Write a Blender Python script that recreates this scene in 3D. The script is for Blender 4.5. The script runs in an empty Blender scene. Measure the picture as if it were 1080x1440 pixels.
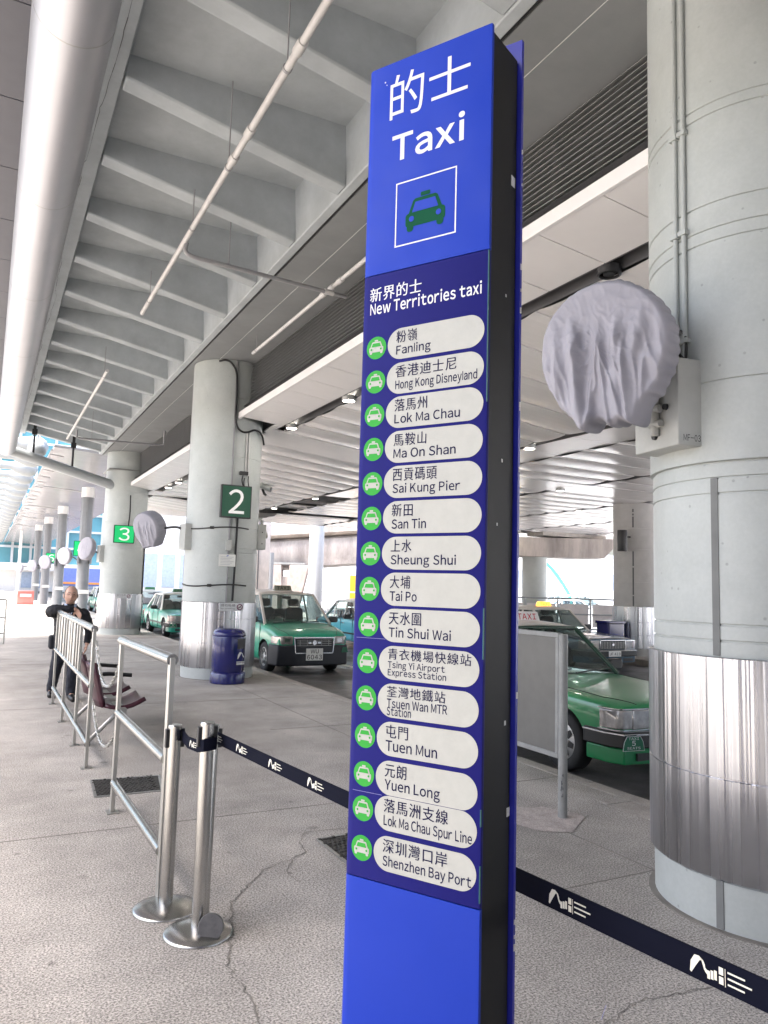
import bpy, bmesh, math, random
from mathutils import Vector as V, Matrix, noise as mnoise
random.seed(7)
S = bpy.context.scene
COL = S.collection
R = math.radians

# ------------------------------------------------------------ camera / light
def make_camera():
    yaw, pitch, roll = R(27.6157), R(5.6892), R(1.6)
    f = V((math.sin(yaw)*math.cos(pitch), math.cos(yaw)*math.cos(pitch), math.sin(pitch)))
    r = V((math.cos(yaw), -math.sin(yaw), 0)); u = r.cross(f)
    r2 = r*math.cos(roll)+u*math.sin(roll); u2 = -r*math.sin(roll)+u*math.cos(roll)
    c = bpy.data.cameras.new('camera'); c.sensor_fit = 'VERTICAL'; c.sensor_height = 36
    c.lens = 36*1060/1440; c.clip_start = .05; c.clip_end = 2000
    o = bpy.data.objects.new('camera', c); COL.objects.link(o)
    m = Matrix((r2, u2, -f)).transposed().to_4x4(); m.translation = V((0, 0, 1.6))
    o.matrix_world = m; S.camera = o
make_camera()
SUN_EL, SUN_AZ = 66, 268          # degrees; azimuth clockwise from +Y
w = bpy.data.worlds.new("World"); S.world = w; w.use_nodes = True
nt = w.node_tree; bg = nt.nodes['Background']
sky = nt.nodes.new('ShaderNodeTexSky'); sky.sky_type = 'NISHITA'; sky.sun_disc = False
sky.sun_elevation = R(SUN_EL); sky.sun_rotation = R(SUN_AZ); sky.air_density = 1.0; sky.dust_density = 6; sky.ozone_density = 1
nt.links.new(sky.outputs[0], bg.inputs[0]); bg.inputs[1].default_value = .15
sl = bpy.data.lights.new('sun', 'SUN'); sl.energy = 2.7; sl.angle = R(10); sl.color = (1, .97, .93)
so = bpy.data.objects.new('sun', sl); COL.objects.link(so)
sd = V((math.sin(R(SUN_AZ))*math.cos(R(SUN_EL)), math.cos(R(SUN_AZ))*math.cos(R(SUN_EL)), math.sin(R(SUN_EL))))
so.rotation_euler = sd.to_track_quat('Z', 'Y').to_euler(); so.location = (-20, -20, 40)
S.view_settings.view_transform = 'Standard'; S.view_settings.look = 'None'; S.view_settings.gamma = 1
S.view_settings.exposure = 2.45
S.render.engine = 'CYCLES'
cy = S.cycles; cy.use_denoising = True; cy.max_bounces = 10; cy.diffuse_bounces = 7; cy.glossy_bounces = 4
cy.transmission_bounces = 6; cy.transparent_max_bounces = 12; cy.sample_clamp_indirect = 12
cy.caustics_reflective = False; cy.caustics_refractive = False

# ------------------------------------------------------------ materials
MATS = {}
def M(name, col, rough=.5, metal=0, var=.12, scale=5, bump=0, bscale=60, emit=0, coat=0, stretch=None, rvar=0, speck=0, sscale=300, dirt=0, dscale=1.2, spec=.5, gum=0):
    if name in MATS: return MATS[name]
    m = bpy.data.materials.new(name); m.use_nodes = True; t = m.node_tree; b = t.nodes['Principled BSDF']
    N = t.nodes.new; L = t.links.new
    b.inputs['Roughness'].default_value = rough; b.inputs['Metallic'].default_value = metal
    b.inputs['Specular IOR Level'].default_value = spec
    if coat: b.inputs['Coat Weight'].default_value = coat; b.inputs['Coat Roughness'].default_value = .05
    tc = N('ShaderNodeTexCoord'); co = tc.outputs['Object']
    if stretch:
        mp = N('ShaderNodeMapping'); mp.inputs['Scale'].default_value = stretch; L(co, mp.inputs[0]); co = mp.outputs[0]
    base = (col[0], col[1], col[2], 1)
    def noise(sc, det=5, ro=.6):
        n = N('ShaderNodeTexNoise'); n.inputs['Scale'].default_value = sc; n.inputs['Detail'].default_value = det
        n.inputs['Roughness'].default_value = ro; L(co, n.inputs['Vector']); return n.outputs['Fac']
    def rng(src, a, b_, lo, hi):
        r = N('ShaderNodeMapRange'); r.inputs[1].default_value = a; r.inputs[2].default_value = b_
        r.inputs[3].default_value = lo; r.inputs[4].default_value = hi; L(src, r.inputs[0]); return r.outputs[0]
    def mul(a, fac):
        x = N('ShaderNodeMix'); x.data_type = 'RGBA'; x.blend_type = 'MULTIPLY'; x.inputs[0].default_value = 1
        if a is None: x.inputs[6].default_value = base
        else: L(a, x.inputs[6])
        L(fac, x.inputs[7]); return x.outputs[2]
    c = None
    if var: c = mul(c, rng(noise(scale), .3, .7, 1-var, 1+var))
    if speck: c = mul(c, rng(noise(sscale, 2, .7), .35, .65, 1-speck, 1+speck))
    if dirt: c = mul(c, rng(noise(dscale, 8, .7), .38, .6, 1-dirt, 1.0))
    if gum == 2:    # small pits and chips in the paint
        for sc_, th_, dk in ((9, .085, .72), (5.3, .05, .6)):
            vo = N('ShaderNodeTexVoronoi'); vo.inputs['Scale'].default_value = sc_; L(co, vo.inputs['Vector']); c = mul(c, rng(vo.outputs['Distance'], th_*.6, th_, dk, 1))
    if gum == 1:      # trodden-in spots and broad worn patches
        for sc_, th_, dk in ((3.1, .075, .62), (1.3, .06, .7)):
            vo = N('ShaderNodeTexVoronoi'); vo.inputs['Scale'].default_value = sc_; L(co, vo.inputs['Vector']); c = mul(c, rng(vo.outputs['Distance'], th_*.5, th_, dk, 1))
        c = mul(c, rng(noise(.35, 9, .75), .36, .62, .72, 1.06))
    if c is not None: L(c, b.inputs['Base Color'])
    else: b.inputs['Base Color'].default_value = base
    if rvar: L(rng(noise(scale*.7), .35, .65, max(.02, rough-rvar), rough+rvar), b.inputs['Roughness'])
    if bump:
        bp = N('ShaderNodeBump'); bp.inputs['Strength'].default_value = bump; bp.inputs['Distance'].default_value = .01
        L(noise(bscale, 4), bp.inputs['Height']); L(bp.outputs[0], b.inputs['Normal'])
    if emit:
        b.inputs['Emission Color'].default_value = base; b.inputs['Emission Strength'].default_value = emit
    MATS[name] = m; return m
def glass_mat(name, tint, refl=.06):
    if name in MATS: return MATS[name]
    m = bpy.data.materials.new(name); m.use_nodes = True; t = m.node_tree; N = t.nodes.new; L = t.links.new
    t.nodes.remove(t.nodes['Principled BSDF'])
    tr = N('ShaderNodeBsdfTransparent'); tr.inputs[0].default_value = (*tint, 1)
    gl = N('ShaderNodeBsdfGlossy'); gl.inputs['Roughness'].default_value = .02
    ge = N('ShaderNodeNewGeometry'); dt = N('ShaderNodeVectorMath'); dt.operation = 'DOT_PRODUCT'; L(ge.outputs['Incoming'], dt.inputs[0]); L(ge.outputs['Normal'], dt.inputs[1])
    def mth(op, a, b_=None):
        q = N('ShaderNodeMath'); q.operation = op
        for k, v_ in enumerate((a, b_)):
            if v_ is None: continue
            if isinstance(v_, (int, float)): q.inputs[k].default_value = v_
            else: L(v_, q.inputs[k])
        return q.outputs[0]
    fr = mth('ADD', mth('MULTIPLY', mth('POWER', mth('SUBTRACT', 1.0, mth('ABSOLUTE', dt.outputs['Value'])), 5.0), .9), refl)
    mx = N('ShaderNodeMixShader'); L(fr, mx.inputs[0]); L(tr.outputs[0], mx.inputs[1]); L(gl.outputs[0], mx.inputs[2])
    L(mx.outputs[0], t.nodes['Material Output'].inputs[0]); MATS[name] = m; return m

ground_m = M('exposed_aggregate_concrete', (.44, .412, .378), .8, var=.14, gum=1, scale=.9, speck=.62, sscale=105, spec=.3, dirt=.24, dscale=.8, bump=.2, bscale=140, rvar=.15)
road_m = M('asphalt', (.10, .093, .088), .45, var=.25, scale=.8, speck=.3, sscale=150, bump=.2, bscale=150, rvar=.25, dirt=.3)
kerb_m = M('kerb_concrete', (.36, .33, .30), .7, var=.2, scale=4, speck=.25, sscale=120, bump=.2)
far_m = M('pale_concrete_yard', (.8, .8, .79), .8, var=.1, scale=.3)
line_m = M('road_paint', (.75, .74, .7), .6, var=.15, scale=9)
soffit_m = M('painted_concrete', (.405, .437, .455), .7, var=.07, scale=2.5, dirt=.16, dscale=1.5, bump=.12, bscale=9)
beamsof_m = M('darker_concrete', (.235, .246, .25), .7, var=.06, scale=2, dirt=.1)  # main beam, a darker grey than the ribbed soffit
dark_panel_m = M('grey_ceiling_panel', (.085, .085, .10), .5, var=.06)
duct_m = M('aluminium_cladding', (.43, .43, .455), .42, metal=.85, var=.04, scale=1.2)
louvre_m = M('louvre_grey', (.36, .365, .37), .45, metal=.2, var=.08)
louvre_back_m = M('plenum_black', (.03, .03, .032), .8, var=0)
white_panel_m = M('white_ceiling_panel', (.84, .82, .82), .25, var=.03, scale=2, spec=.5)
slot_m = M('slot_dark', (.09, .09, .095), .5, var=.1)
column_m = M('column_paint', (.435, .46, .445), .45, var=.04, scale=2, speck=.025, sscale=45, dirt=.09, dscale=2.2, gum=2)
slimcol_m = M('grey_steel_column', (.19, .196, .205), .4, var=.08)
pipe_m = M('pipe_paint', (.55, .54, .53), .45, var=.1)
greypipe_m = M('pipe_grey', (.3, .3, .31), .45, var=.1)
black_m = M('black_plastic', (.02, .02, .022), .45, var=.15)
cable_m = M('black_cable', (.015, .015, .016), .5, var=0)
boxgrey_m = M('box_paint', (.45, .46, .44), .4, var=.05, dirt=.1, dscale=4)
metalgrey_m = M('dull_metal', (.35, .35, .34), .4, metal=.7, var=.1)
stainless_m = M('stainless', (.43, .425, .41), .27, metal=1, var=.05, scale=2.5)
rail_m = M('rail_stainless', (.46, .455, .43), .4, metal=.85, var=.05, scale=2)
blue_m = M('sign_blue', (.006, .034, .36), .5, var=.03, scale=3, spec=.22, rvar=.15)
navy_m = M('sign_navy', (.008, .008, .125), .55, var=.05, scale=4, spec=.12)
core_m = M('sign_core', (.008, .0085, .009), .5, spec=.2, var=.25, scale=4)
chip_m = M('bare_metal', (.6, .6, .6), .4, var=.1)
tealedge_m = M('old_sticker_teal', (.0, .07, .075), .5, var=.2)
white_m = M('lettering_white', (.62, .63, .64), .5, var=.02, spec=.2)
pill_m = M('pill_white', (.405, .41, .38), .5, spec=.2, var=.03, scale=18, dirt=.05, dscale=30)
navytext_m = M('lettering_navy', (.008, .008, .045), .7, var=0, spec=.1)
signgreen_m = M('sign_green', (.035, .31, .045), .5, var=.03, spec=.15)
icondark_m = M('icon_green', (.002, .065, .03), .6, spec=.1, var=.05)
baygreen_m = M('bay_sign_green', (.0, .075, .035), .4, var=.05)
baygreenglow_m = M('bay_sign_green_added_glow', (.0, .42, .12), .4, var=.03, emit=.12)  # brighter copy of the sign green; exposure difference put into colour and glow
baywhite_m = M('bay_sign_white', (.8, .8, .78), .4, var=0, emit=.05)
bin_m = M('bin_blue', (.007, .009, .105), .25, var=.08, coat=.4)
cloth_m = M('cover_fabric', (.325, .32, .36), .85, var=.05, scale=5, bump=.1, bscale=220)
belt_m = M('belt_navy', (.004, .005, .013), .85, spec=.1, var=.1, bump=.15, bscale=600)
logo_m = M('belt_print', (.72, .70, .6), .6, var=0)
maroon_m = M('maroon_seat', (.05, .008, .02), .35, var=.1)
pinkgrey_m = M('seat_back_shell', (.13, .05, .07), .3, var=.1)
board_m = M('board_grey', (.135, .132, .122), .45, var=.05, dirt=.12, dscale=3)
boardframe_m = M('board_frame', (.26, .265, .258), .4, var=.08, dirt=.15, dscale=5)
rubber_m = M('tyre_rubber', (.018, .018, .019), .75, var=.2)
rim_m = M('wheel_rim', (.5, .5, .5), .35, metal=.8, var=.1)
chrome_m = M('chrome', (.8, .8, .8), .12, metal=1, var=0)
lampglass_m = M('headlamp_lens', (.50, .48, .46), .08, metal=.55, var=.25, scale=14, coat=1)
amber_m = M('indicator_lens', (.42, .34, .32), .1, metal=.5, var=.2, scale=20, coat=1)
redlamp_m = M('tail_lamp', (.35, .01, .01), .2, var=.1, coat=1)
carglass_m = glass_mat('car_glass', (.56, .64, .63), .08)
seatdark_m = M('car_interior', (.05, .05, .055), .7, var=.2)
taxired_m = M('taxi_red_print', (.5, .01, .03), .5, var=0)
platewhite_m = M('number_plate', (.72, .72, .7), .4, var=.03)
skin_m = M('skin', (.50, .30, .225), .5, var=.08, scale=20)
hair_m = M('grey_hair', (.17, .165, .16), .7, var=.3, scale=80)
jacket_m = M('navy_jacket', (.008, .009, .014), .8, var=.25, scale=12, bump=.3, bscale=30)
trouser_m = M('dark_trousers', (.014, .016, .026), .85, var=.25, scale=10, bump=.2, bscale=30)
shirt_m = M('blue_shirt', (.42, .48, .62), .8, var=.06)
shoe_m = M('black_shoe', (.01, .01, .011), .4, var=.1)
viaduct_m = M('stained_concrete', (.47, .42, .39), .85, var=.2, scale=.8, dirt=.35, dscale=1.0, stretch=(1.6, 1.6, .35), bump=.3, bscale=4)
glassblue_m = M('curtain_wall_glass', (.10, .27, .33), .2, var=.2, scale=.2, spec=.3)
mullion_m = M('mullion', (.5, .55, .6), .4, var=.05)
farwhite_m = M('far_white', (.78, .78, .78), .6, var=.05)
farblue_m = M('far_blue', (.12, .18, .5), .5, var=.1)
redplastic_m = M('red_barrier', (.42, .12, .10), .5, var=.1)
yellow_m = M('yellow_paint', (.7, .45, .03), .5, var=.1)
fin_m = M('canopy_white', (.30, .32, .33), .35, var=.04)
canopysof_m = M('canopy_soffit', (.42, .41, .425), .22, metal=.25, var=.05, scale=1)
grate_m = M('cast_iron', (.06, .057, .053), .55, metal=.4, var=.3, scale=20, dirt=.3, dscale=10)
crack_m = M('crack_dark', (.20, .185, .165), .9, var=.2)
patch_m = M('mortar_patch', (.40, .355, .33), .85, var=.2, scale=9, speck=.3, sscale=140)
lamp_m = M('downlight_lens', (1.0, .93, .8), .4, var=0, emit=22)
orange_m = M('lit_taxi_lamp', (1.0, .42, .06), .4, var=0, emit=.55)
notice_m = M('paper', (.68, .68, .64), .6, var=.05)
purple_m = M('sign_purple', (.13, .01, .07), .5, var=0)

def steel_streak():
    m = bpy.data.materials.new('brushed_steel_cladding'); m.use_nodes = True; t = m.node_tree; b = t.nodes['Principled BSDF']; N = t.nodes.new; L = t.links.new
    b.inputs['Metallic'].default_value = 1; b.inputs['Roughness'].default_value = .3
    tc = N('ShaderNodeTexCoord'); mp = N('ShaderNodeMapping'); mp.inputs['Scale'].default_value = (1, 1, .006); L(tc.outputs['Object'], mp.inputs[0])
    n = N('ShaderNodeTexNoise'); n.inputs['Scale'].default_value = 9; n.inputs['Detail'].default_value = 3; n.inputs['Roughness'].default_value = .5; L(mp.outputs[0], n.inputs['Vector'])
    n2 = N('ShaderNodeTexNoise'); n2.inputs['Scale'].default_value = 5; n2.inputs['Detail'].default_value = 5; L(mp.outputs[0], n2.inputs['Vector'])
    bp = N('ShaderNodeBump'); bp.inputs['Strength'].default_value = 1.0; bp.inputs['Distance'].default_value = .035; L(n.outputs['Fac'], bp.inputs['Height']); L(bp.outputs[0], b.inputs['Normal'])
    r = N('ShaderNodeMapRange'); r.inputs[1].default_value = .35; r.inputs[2].default_value = .65; r.inputs[3].default_value = .16; r.inputs[4].default_value = .42; L(n2.outputs['Fac'], r.inputs[0]); L(r.outputs[0], b.inputs['Roughness'])
    n3 = N('ShaderNodeTexNoise'); n3.inputs['Scale'].default_value = 3.5; n3.inputs['Detail'].default_value = 7; L(tc.outputs['Object'], n3.inputs['Vector'])
    mx = N('ShaderNodeMix'); mx.data_type = 'RGBA'; mx.blend_type = 'MULTIPLY'; mx.inputs[0].default_value = 1; mx.inputs[6].default_value = (.50, .505, .53, 1)
    r2 = N('ShaderNodeMapRange'); r2.inputs[1].default_value = .4; r2.inputs[2].default_value = .62; r2.inputs[3].default_value = .94; r2.inputs[4].default_value = 1; L(n3.outputs['Fac'], r2.inputs[0]); L(r2.outputs[0], mx.inputs[7]); L(mx.outputs[2], b.inputs['Base Color'])
    return m
steel_m = steel_streak()

# ------------------------------------------------------------ mesh helpers
class MB:
    def __init__(s): s.v = []; s.f = []; s.mi = []; s.cur = 0
    def add(s, vs, fs, mtx=None):
        n = len(s.v)
        s.v += [tuple(mtx @ V(p)) for p in vs] if mtx else [tuple(p) for p in vs]
        s.f += [tuple(i+n for i in f) for f in fs]; s.mi += [s.cur]*len(fs); return s
    def box(s, lo, hi, mtx=None):
        x0, y0, z0 = lo; x1, y1, z1 = hi
        return s.add([(x0,y0,z0),(x1,y0,z0),(x1,y1,z0),(x0,y1,z0),(x0,y0,z1),(x1,y0,z1),(x1,y1,z1),(x0,y1,z1)],
                     [(0,3,2,1),(4,5,6,7),(0,1,5,4),(1,2,6,5),(2,3,7,6),(3,0,4,7)], mtx)
    def cbox(s, c, d, mtx=None):
        return s.box([c[i]-d[i]/2 for i in range(3)], [c[i]+d[i]/2 for i in range(3)], mtx)
    def bar(s, p, q, wd, ht, up=(0,0,1)):
        p, q = V(p), V(q); a = (q-p); l = a.length; a.normalize(); u = V(up)
        sd = a.cross(u)
        if sd.length < 1e-4: sd = a.cross(V((1,0,0)))
        sd.normalize(); u = sd.cross(a)
        m = Matrix((sd, a, u)).transposed().to_4x4(); m.translation = p
        return s.box((-wd/2, 0, -ht/2), (wd/2, l, ht/2), m)
    def tube(s, path, r, n=10, caps=True):
        P = [V(p) for p in path]; rings = []
        rr = r if isinstance(r, (list, tuple)) else [r]*len(P)
        ref = None
        for i, p in enumerate(P):
            d = (P[min(i+1, len(P)-1)]-P[max(i-1, 0)]).normalized()
            if ref is None: ref = d.orthogonal().normalized()
            ref = (ref-d*ref.dot(d))
            if ref.length < 1e-5: ref = d.orthogonal()
            ref.normalize(); b = d.cross(ref)
            rings.append([p+(ref*math.cos(2*math.pi*k/n)+b*math.sin(2*math.pi*k/n))*rr[i] for k in range(n)])
        vs = [v for g in rings for v in g]; fs = []
        for i in range(len(P)-1):
            for k in range(n):
                fs.append((i*n+k, i*n+(k+1) % n, (i+1)*n+(k+1) % n, (i+1)*n+k))
        if caps: fs += [tuple(range(n-1, -1, -1)), tuple((len(P)-1)*n+k for k in range(n))]
        return s.add(vs, fs)
    def lathe(s, prof, n=32, c=(0,0,0), axis=None, a0=0, a1=2*math.pi, caps=False):
        full = abs(a1-a0-2*math.pi) < 1e-6; m = n if full else n+1; vs = []; fs = []
        for r, z in prof:
            for k in range(m):
                a = a0+(a1-a0)*k/n; vs.append((r*math.cos(a), r*math.sin(a), z))
        for i in range(len(prof)-1):
            for k in range(n):
                k2 = (k+1) % m; fs.append((i*m+k, i*m+k2, (i+1)*m+k2, (i+1)*m+k))
        if caps and full: fs += [tuple(range(m-1,-1,-1)), tuple((len(prof)-1)*m+k for k in range(m))]
        mt = Matrix.Translation(V(c))
        if axis is not None: mt = mt @ V(axis).to_track_quat('Z', 'Y').to_matrix().to_4x4()
        return s.add(vs, fs, mt)
    def prism(s, poly, d0, d1, mtx=None):      # poly in XY, extruded along Z
        n = len(poly); vs = [(x, y, d0) for x, y in poly]+[(x, y, d1) for x, y in poly]
        fs = [tuple(range(n-1,-1,-1)), tuple(range(n, 2*n))]+[(k, (k+1) % n, n+(k+1) % n, n+k) for k in range(n)]
        return s.add(vs, fs, mtx)
    def poly(s, pts, mtx=None): return s.add(pts, [tuple(range(len(pts)))], mtx)
    def grid(s, fn, nu, nv):
        vs = [fn(i/nu, j/nv) for j in range(nv+1) for i in range(nu+1)]
        fs = [(j*(nu+1)+i, j*(nu+1)+i+1, (j+1)*(nu+1)+i+1, (j+1)*(nu+1)+i) for j in range(nv) for i in range(nu)]
        return s.add(vs, fs)
    def build(s, name, mats, parent=None, world=False, smooth=40, bevel=0, origin=None, solid=0, subsurf=0):
        me = bpy.data.meshes.new(name)
        off = V((0,0,0))
        if parent is not None and world: off = parent_world(parent)
        if origin is not None: off = V(origin)
        me.from_pydata([V(v)-off for v in s.v], [], s.f)
        if not isinstance(mats, (list, tuple)): mats = [mats]
        for m in mats: me.materials.append(m)
        if len(mats) > 1:
            for p, i in zip(me.polygons, s.mi): p.material_index = i
        bm = bmesh.new(); bm.from_mesh(me); bmesh.ops.recalc_face_normals(bm, faces=bm.faces) if smooth != -1 else None; bm.to_mesh(me); bm.free()
        if smooth and smooth > 0:
            me.polygons.foreach_set('use_smooth', [True]*len(me.polygons)); me.set_sharp_from_angle(angle=R(smooth))
        o = bpy.data.objects.new(name, me); COL.objects.link(o)
        if parent is not None: o.parent = parent
        elif origin is not None: o.location = origin
        if solid: md = o.modifiers.new('s', 'SOLIDIFY'); md.thickness = solid
        if subsurf: md = o.modifiers.new('u', 'SUBSURF'); md.levels = subsurf; md.render_levels = subsurf
        if bevel:
            md = o.modifiers.new('b', 'BEVEL'); md.width = bevel; md.segments = 2; md.limit_method = 'ANGLE'; md.angle_limit = R(35)
        return o
def parent_world(p):
    v = V((0,0,0))
    while p is not None: v = v+p.location; p = p.parent
    return v
def thing(name, label, cat, loc=(0,0,0), rz=0, group=None):
    o = bpy.data.objects.new(name, None); COL.objects.link(o); o.location = loc; o.rotation_euler = (0, 0, rz); o.empty_display_size = .2
    return tag(o, label, cat, group)
def tag(o, label=None, cat=None, group=None, kind=None):
    if label: o['label'] = label
    if cat: o['category'] = cat
    if group: o['group'] = group
    if kind: o['kind'] = kind
    return o
def copy_tree(o, parent=None):
    c = o.copy(); COL.objects.link(c)
    if parent is not None: c.parent = parent
    for ch in list(o.children): copy_tree(ch, c)
    return c
def evaluated(o):
    bpy.context.view_layer.update(); dg = bpy.context.evaluated_depsgraph_get()
    return bpy.data.meshes.new_from_object(o.evaluated_get(dg))
GL = {}
def glyph(ch, offset):
    """outline of one letter as (verts, faces); Latin letters use the wide forms of the sans face"""
    k = (ch, offset)
    if ch == 'l': return ([(0, 0, 0), (.078+offset, 0, 0), (.078+offset, .76, 0), (0, .76, 0)], [(0, 1, 2, 3)])
    if k not in GL:
        o_ = ord(ch); latin = 33 <= o_ <= 126
        c = bpy.data.curves.new('t', 'FONT'); c.body = chr(o_+0xFEE0) if latin else ch; c.size = 1; c.resolution_u = 4
        c.offset = (0 if ch == 'M' else offset*(.4 if ch in 'WN' else 1)) if latin else 0
        o = bpy.data.objects.new('t', c); COL.objects.link(o); m = evaluated(o); bpy.data.objects.remove(o); bpy.data.curves.remove(c)
        GL[k] = ([tuple(v.co) for v in m.vertices], [tuple(p.vertices) for p in m.polygons]); bpy.data.meshes.remove(m)
    return GL[k]
def text_mesh(body, offset=0, space=1.0):
    vs, fs, x = [], [], 0.0
    for ch in body:
        if ch == ' ': x += .27*space; continue
        v, f = glyph(ch, offset); n = len(vs)
        if 33 <= ord(ch) <= 126:
            lo, hi = min(q[0] for q in v), max(q[0] for q in v)
            side = .028 if ch in 'TYyvxWwkA-' else (.055 if ch in 'oceadgqsCOSGtrfz' else .07)
            for rep_ in range(1): vs += [(q[0]-lo+x+side, q[1], 0) for q in v]; fs += [tuple(i+n for i in p) for p in f]
            x += hi-lo+2*side
        else:
            copies = [0] if offset <= 0 else [-offset, offset]
            for kk, dx in enumerate(copies):
                n = len(vs); vs += [(q[0]+x+dx, q[1], .0001*kk/.03) for q in v]; fs += [tuple(i+n for i in p) for p in f]
            x += space
    m = bpy.data.meshes.new('lettering'); m.from_pydata(vs, [], fs); return m
def text(name, body, box, mat, parent, mtx, offset=0, space=1.0, depth=0, ref=None, keep_aspect=False):
    """lettering fitted into box (x0,y0,x1,y1) of a local plane; mtx maps that plane to the parent's space"""
    m = text_mesh(body, offset, space); xs = [v.co.x for v in m.vertices]; ys = [v.co.y for v in m.vertices]
    x0, x1, y0, y1 = min(xs), max(xs), min(ys), max(ys)
    sx = (box[2]-box[0])/(x1-x0); sy = (box[3]-box[1])/(y1-y0)
    if keep_aspect: sx = sy = min(sx, sy)
    for v in m.vertices:
        v.co = mtx @ V((box[0]+(v.co.x-x0)*sx, box[1]+(v.co.y-y0)*sy, depth+v.co.z*.03))
    m.materials.clear(); m.materials.append(mat)
    o = bpy.data.objects.new(name, m); COL.objects.link(o)
    if parent is not None: o.parent = parent
    return o
def boolean_cut(o, cutters):
    for c in cutters:
        md = o.modifiers.new('cut', 'BOOLEAN'); md.operation = 'DIFFERENCE'; md.solver = 'EXACT'; md.object = c
        try: md.material_mode = 'TRANSFER'
        except Exception: pass
    me = evaluated(o); o.modifiers.clear(); o.data = me
    for c in cutters: bpy.data.objects.remove(c)
    me.polygons.foreach_set('use_smooth', [True]*len(me.polygons)); me.set_sharp_from_angle(angle=R(38))
def circle(cx, cy, r, n=28, sx=1): return [(cx+r*sx*math.cos(2*math.pi*k/n), cy+r*math.sin(2*math.pi*k/n)) for k in range(n)]
def rrect(x0, y0, x1, y1, r, n=6):
    o = []
    for cx, cy, a in ((x1-r, y0+r, -90), (x1-r, y1-r, 0), (x0+r, y1-r, 90), (x0+r, y0+r, 180)):
        o += [(cx+r*math.cos(R(a+90*k/n)), cy+r*math.sin(R(a+90*k/n))) for k in range(n+1)]
    return o
def frame_mtx(origin, xdir, ydir):
    x = V(xdir).normalized(); y = V(ydir).normalized(); z = x.cross(y)
    m = Matrix((x, y, z)).transposed().to_4x4(); m.translation = V(origin); return m
def bez(pts, n=12):      # catmull-rom through points
    P = [V(p) for p in pts]; P = [P[0]*2-P[1]]+P+[P[-1]*2-P[-2]]; out = []
    for i in range(1, len(P)-2):
        for k in range(n):
            t = k/n; a, b, c, d = P[i-1], P[i], P[i+1], P[i+2]
            out.append(.5*((2*b)+(c-a)*t+(2*a-5*b+4*c-d)*t*t+(3*b-a-3*c+d)*t**3))
    out.append(P[-2]); return out

# ------------------------------------------------------------ ground
KX = 4.71; RZ = -.13
def structure(name, b, m, **k): o = b.build(name, m, **k); o['kind'] = 'structure'; return o
b = MB(); b.box((-60, -14, -.3), (KX-.16, 110, 0)); structure('pavement', b, ground_m, smooth=0)
b = MB()
y = -14.0
while y < 110:
    y2 = y+1.0
    if not (3.95 < y+.5 < 4.4): b.box((KX-.156, y+.003, -.3), (KX, y2-.003, .004))
    y = y2
structure('kerb', b, kerb_m, bevel=.012)
b = MB(); b.box((KX+.003, -14, -.5), (24, 110, RZ)); structure('road', b, road_m, smooth=0)
b = MB(); b.box((-400, -300, -.9), (500, 700, -.52)); structure('ground', b, far_m, smooth=0)
b = MB(); b.box((24.004, -14, -.5), (140, 160, -.14)); b.box((-60, 110.005, -.5), (24, 160, -.1)); structure('yard', b, far_m, smooth=0)
b = MB(); b.box((7.05, -10, RZ), (7.17, 110, RZ+.004))
for k in range(12): b.box((10.75, -8+k*6, RZ), (10.87, -5+k*6, RZ+.004))
structure('lane_marking', b, line_m, smooth=0)
b = MB()                         # island kerb under the rear column row
b.prism(rrect(14.3, 6, 17.5, 60, .6), RZ-.2, .02); structure('traffic_island', b, kerb_m, bevel=.02)
# joints and cracks
b = MB()
for yy, xa, xb in ((3.3, 2.9, 4.55), (5.25, -6, 4.55), (8.1, 2.9, 4.55), (10.3, -6, 4.55), (15.5, -6, 4.55), (22, -6, 4.55), (30, -6, 4.55), (40, -6, 4.55)): b.box((xa, yy-.0035, -.01), (xb, yy+.0035, .002))
b.box((3.5665, -10, -.01), (3.5735, 60, .0022))
structure('pavement_joint', b, crack_m, smooth=0)
def crack(pts, wd):
    b = MB(); out = []
    for i in range(len(pts)-1):
        p, q = V((*pts[i], 0)), V((*pts[i+1], 0)); n = max(2, int((q-p).length/.035))
        for k in range(n):
            c = p.lerp(q, k/n); out.append((c.x+random.gauss(0, .007), c.y+random.gauss(0, .007)))
    out.append(pts[-1])
    for i in range(len(out)-1):
        p, q = V((*out[i], .0035)), V((*out[i+1], .0035)); d = (q-p).normalized(); s = V((-d.y, d.x, 0))*wd*random.uniform(.35, 1.1)/2
        b.add([p-s, p+s, q+s, q-s], [(0, 1, 2, 3)])
    structure('pavement_crack', b, crack_m, smooth=0)
crack([(2.24,4.68),(2.05,4.70),(1.95,4.71),(1.85,4.55),(1.82,4.37),(1.71,4.3),(1.5,4.2),(1.35,4.03),(1.19,3.81),(1.15,3.64),(1.1,3.48),(1.01,3.23),(1.02,2.9),(.92,2.5),(.95,2.1)], .008)
crack([(1.7,4.28),(1.6,4.1),(1.62,3.95)], .006)
crack([(1.4,2.35),(1.75,2.3),(2.0,2.2),(2.4,2.3),(2.75,2.25)], .006)
b = MB(); b.poly([(3.62+.33*math.cos(a)*random.uniform(.75,1.2), 4.35+.28*math.sin(a)*random.uniform(.75,1.2), .004) for a in [k*.42 for k in range(15)]]); structure('mortar_patch', b, patch_m, smooth=0)
b = MB(); b.prism(circle(3.84, 2.72, .637, 48), 0, .006); b.prism(circle(3.63, 13.0, .625, 40), 0, .006); structure('grout_ring', b, crack_m, smooth=0)
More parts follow.
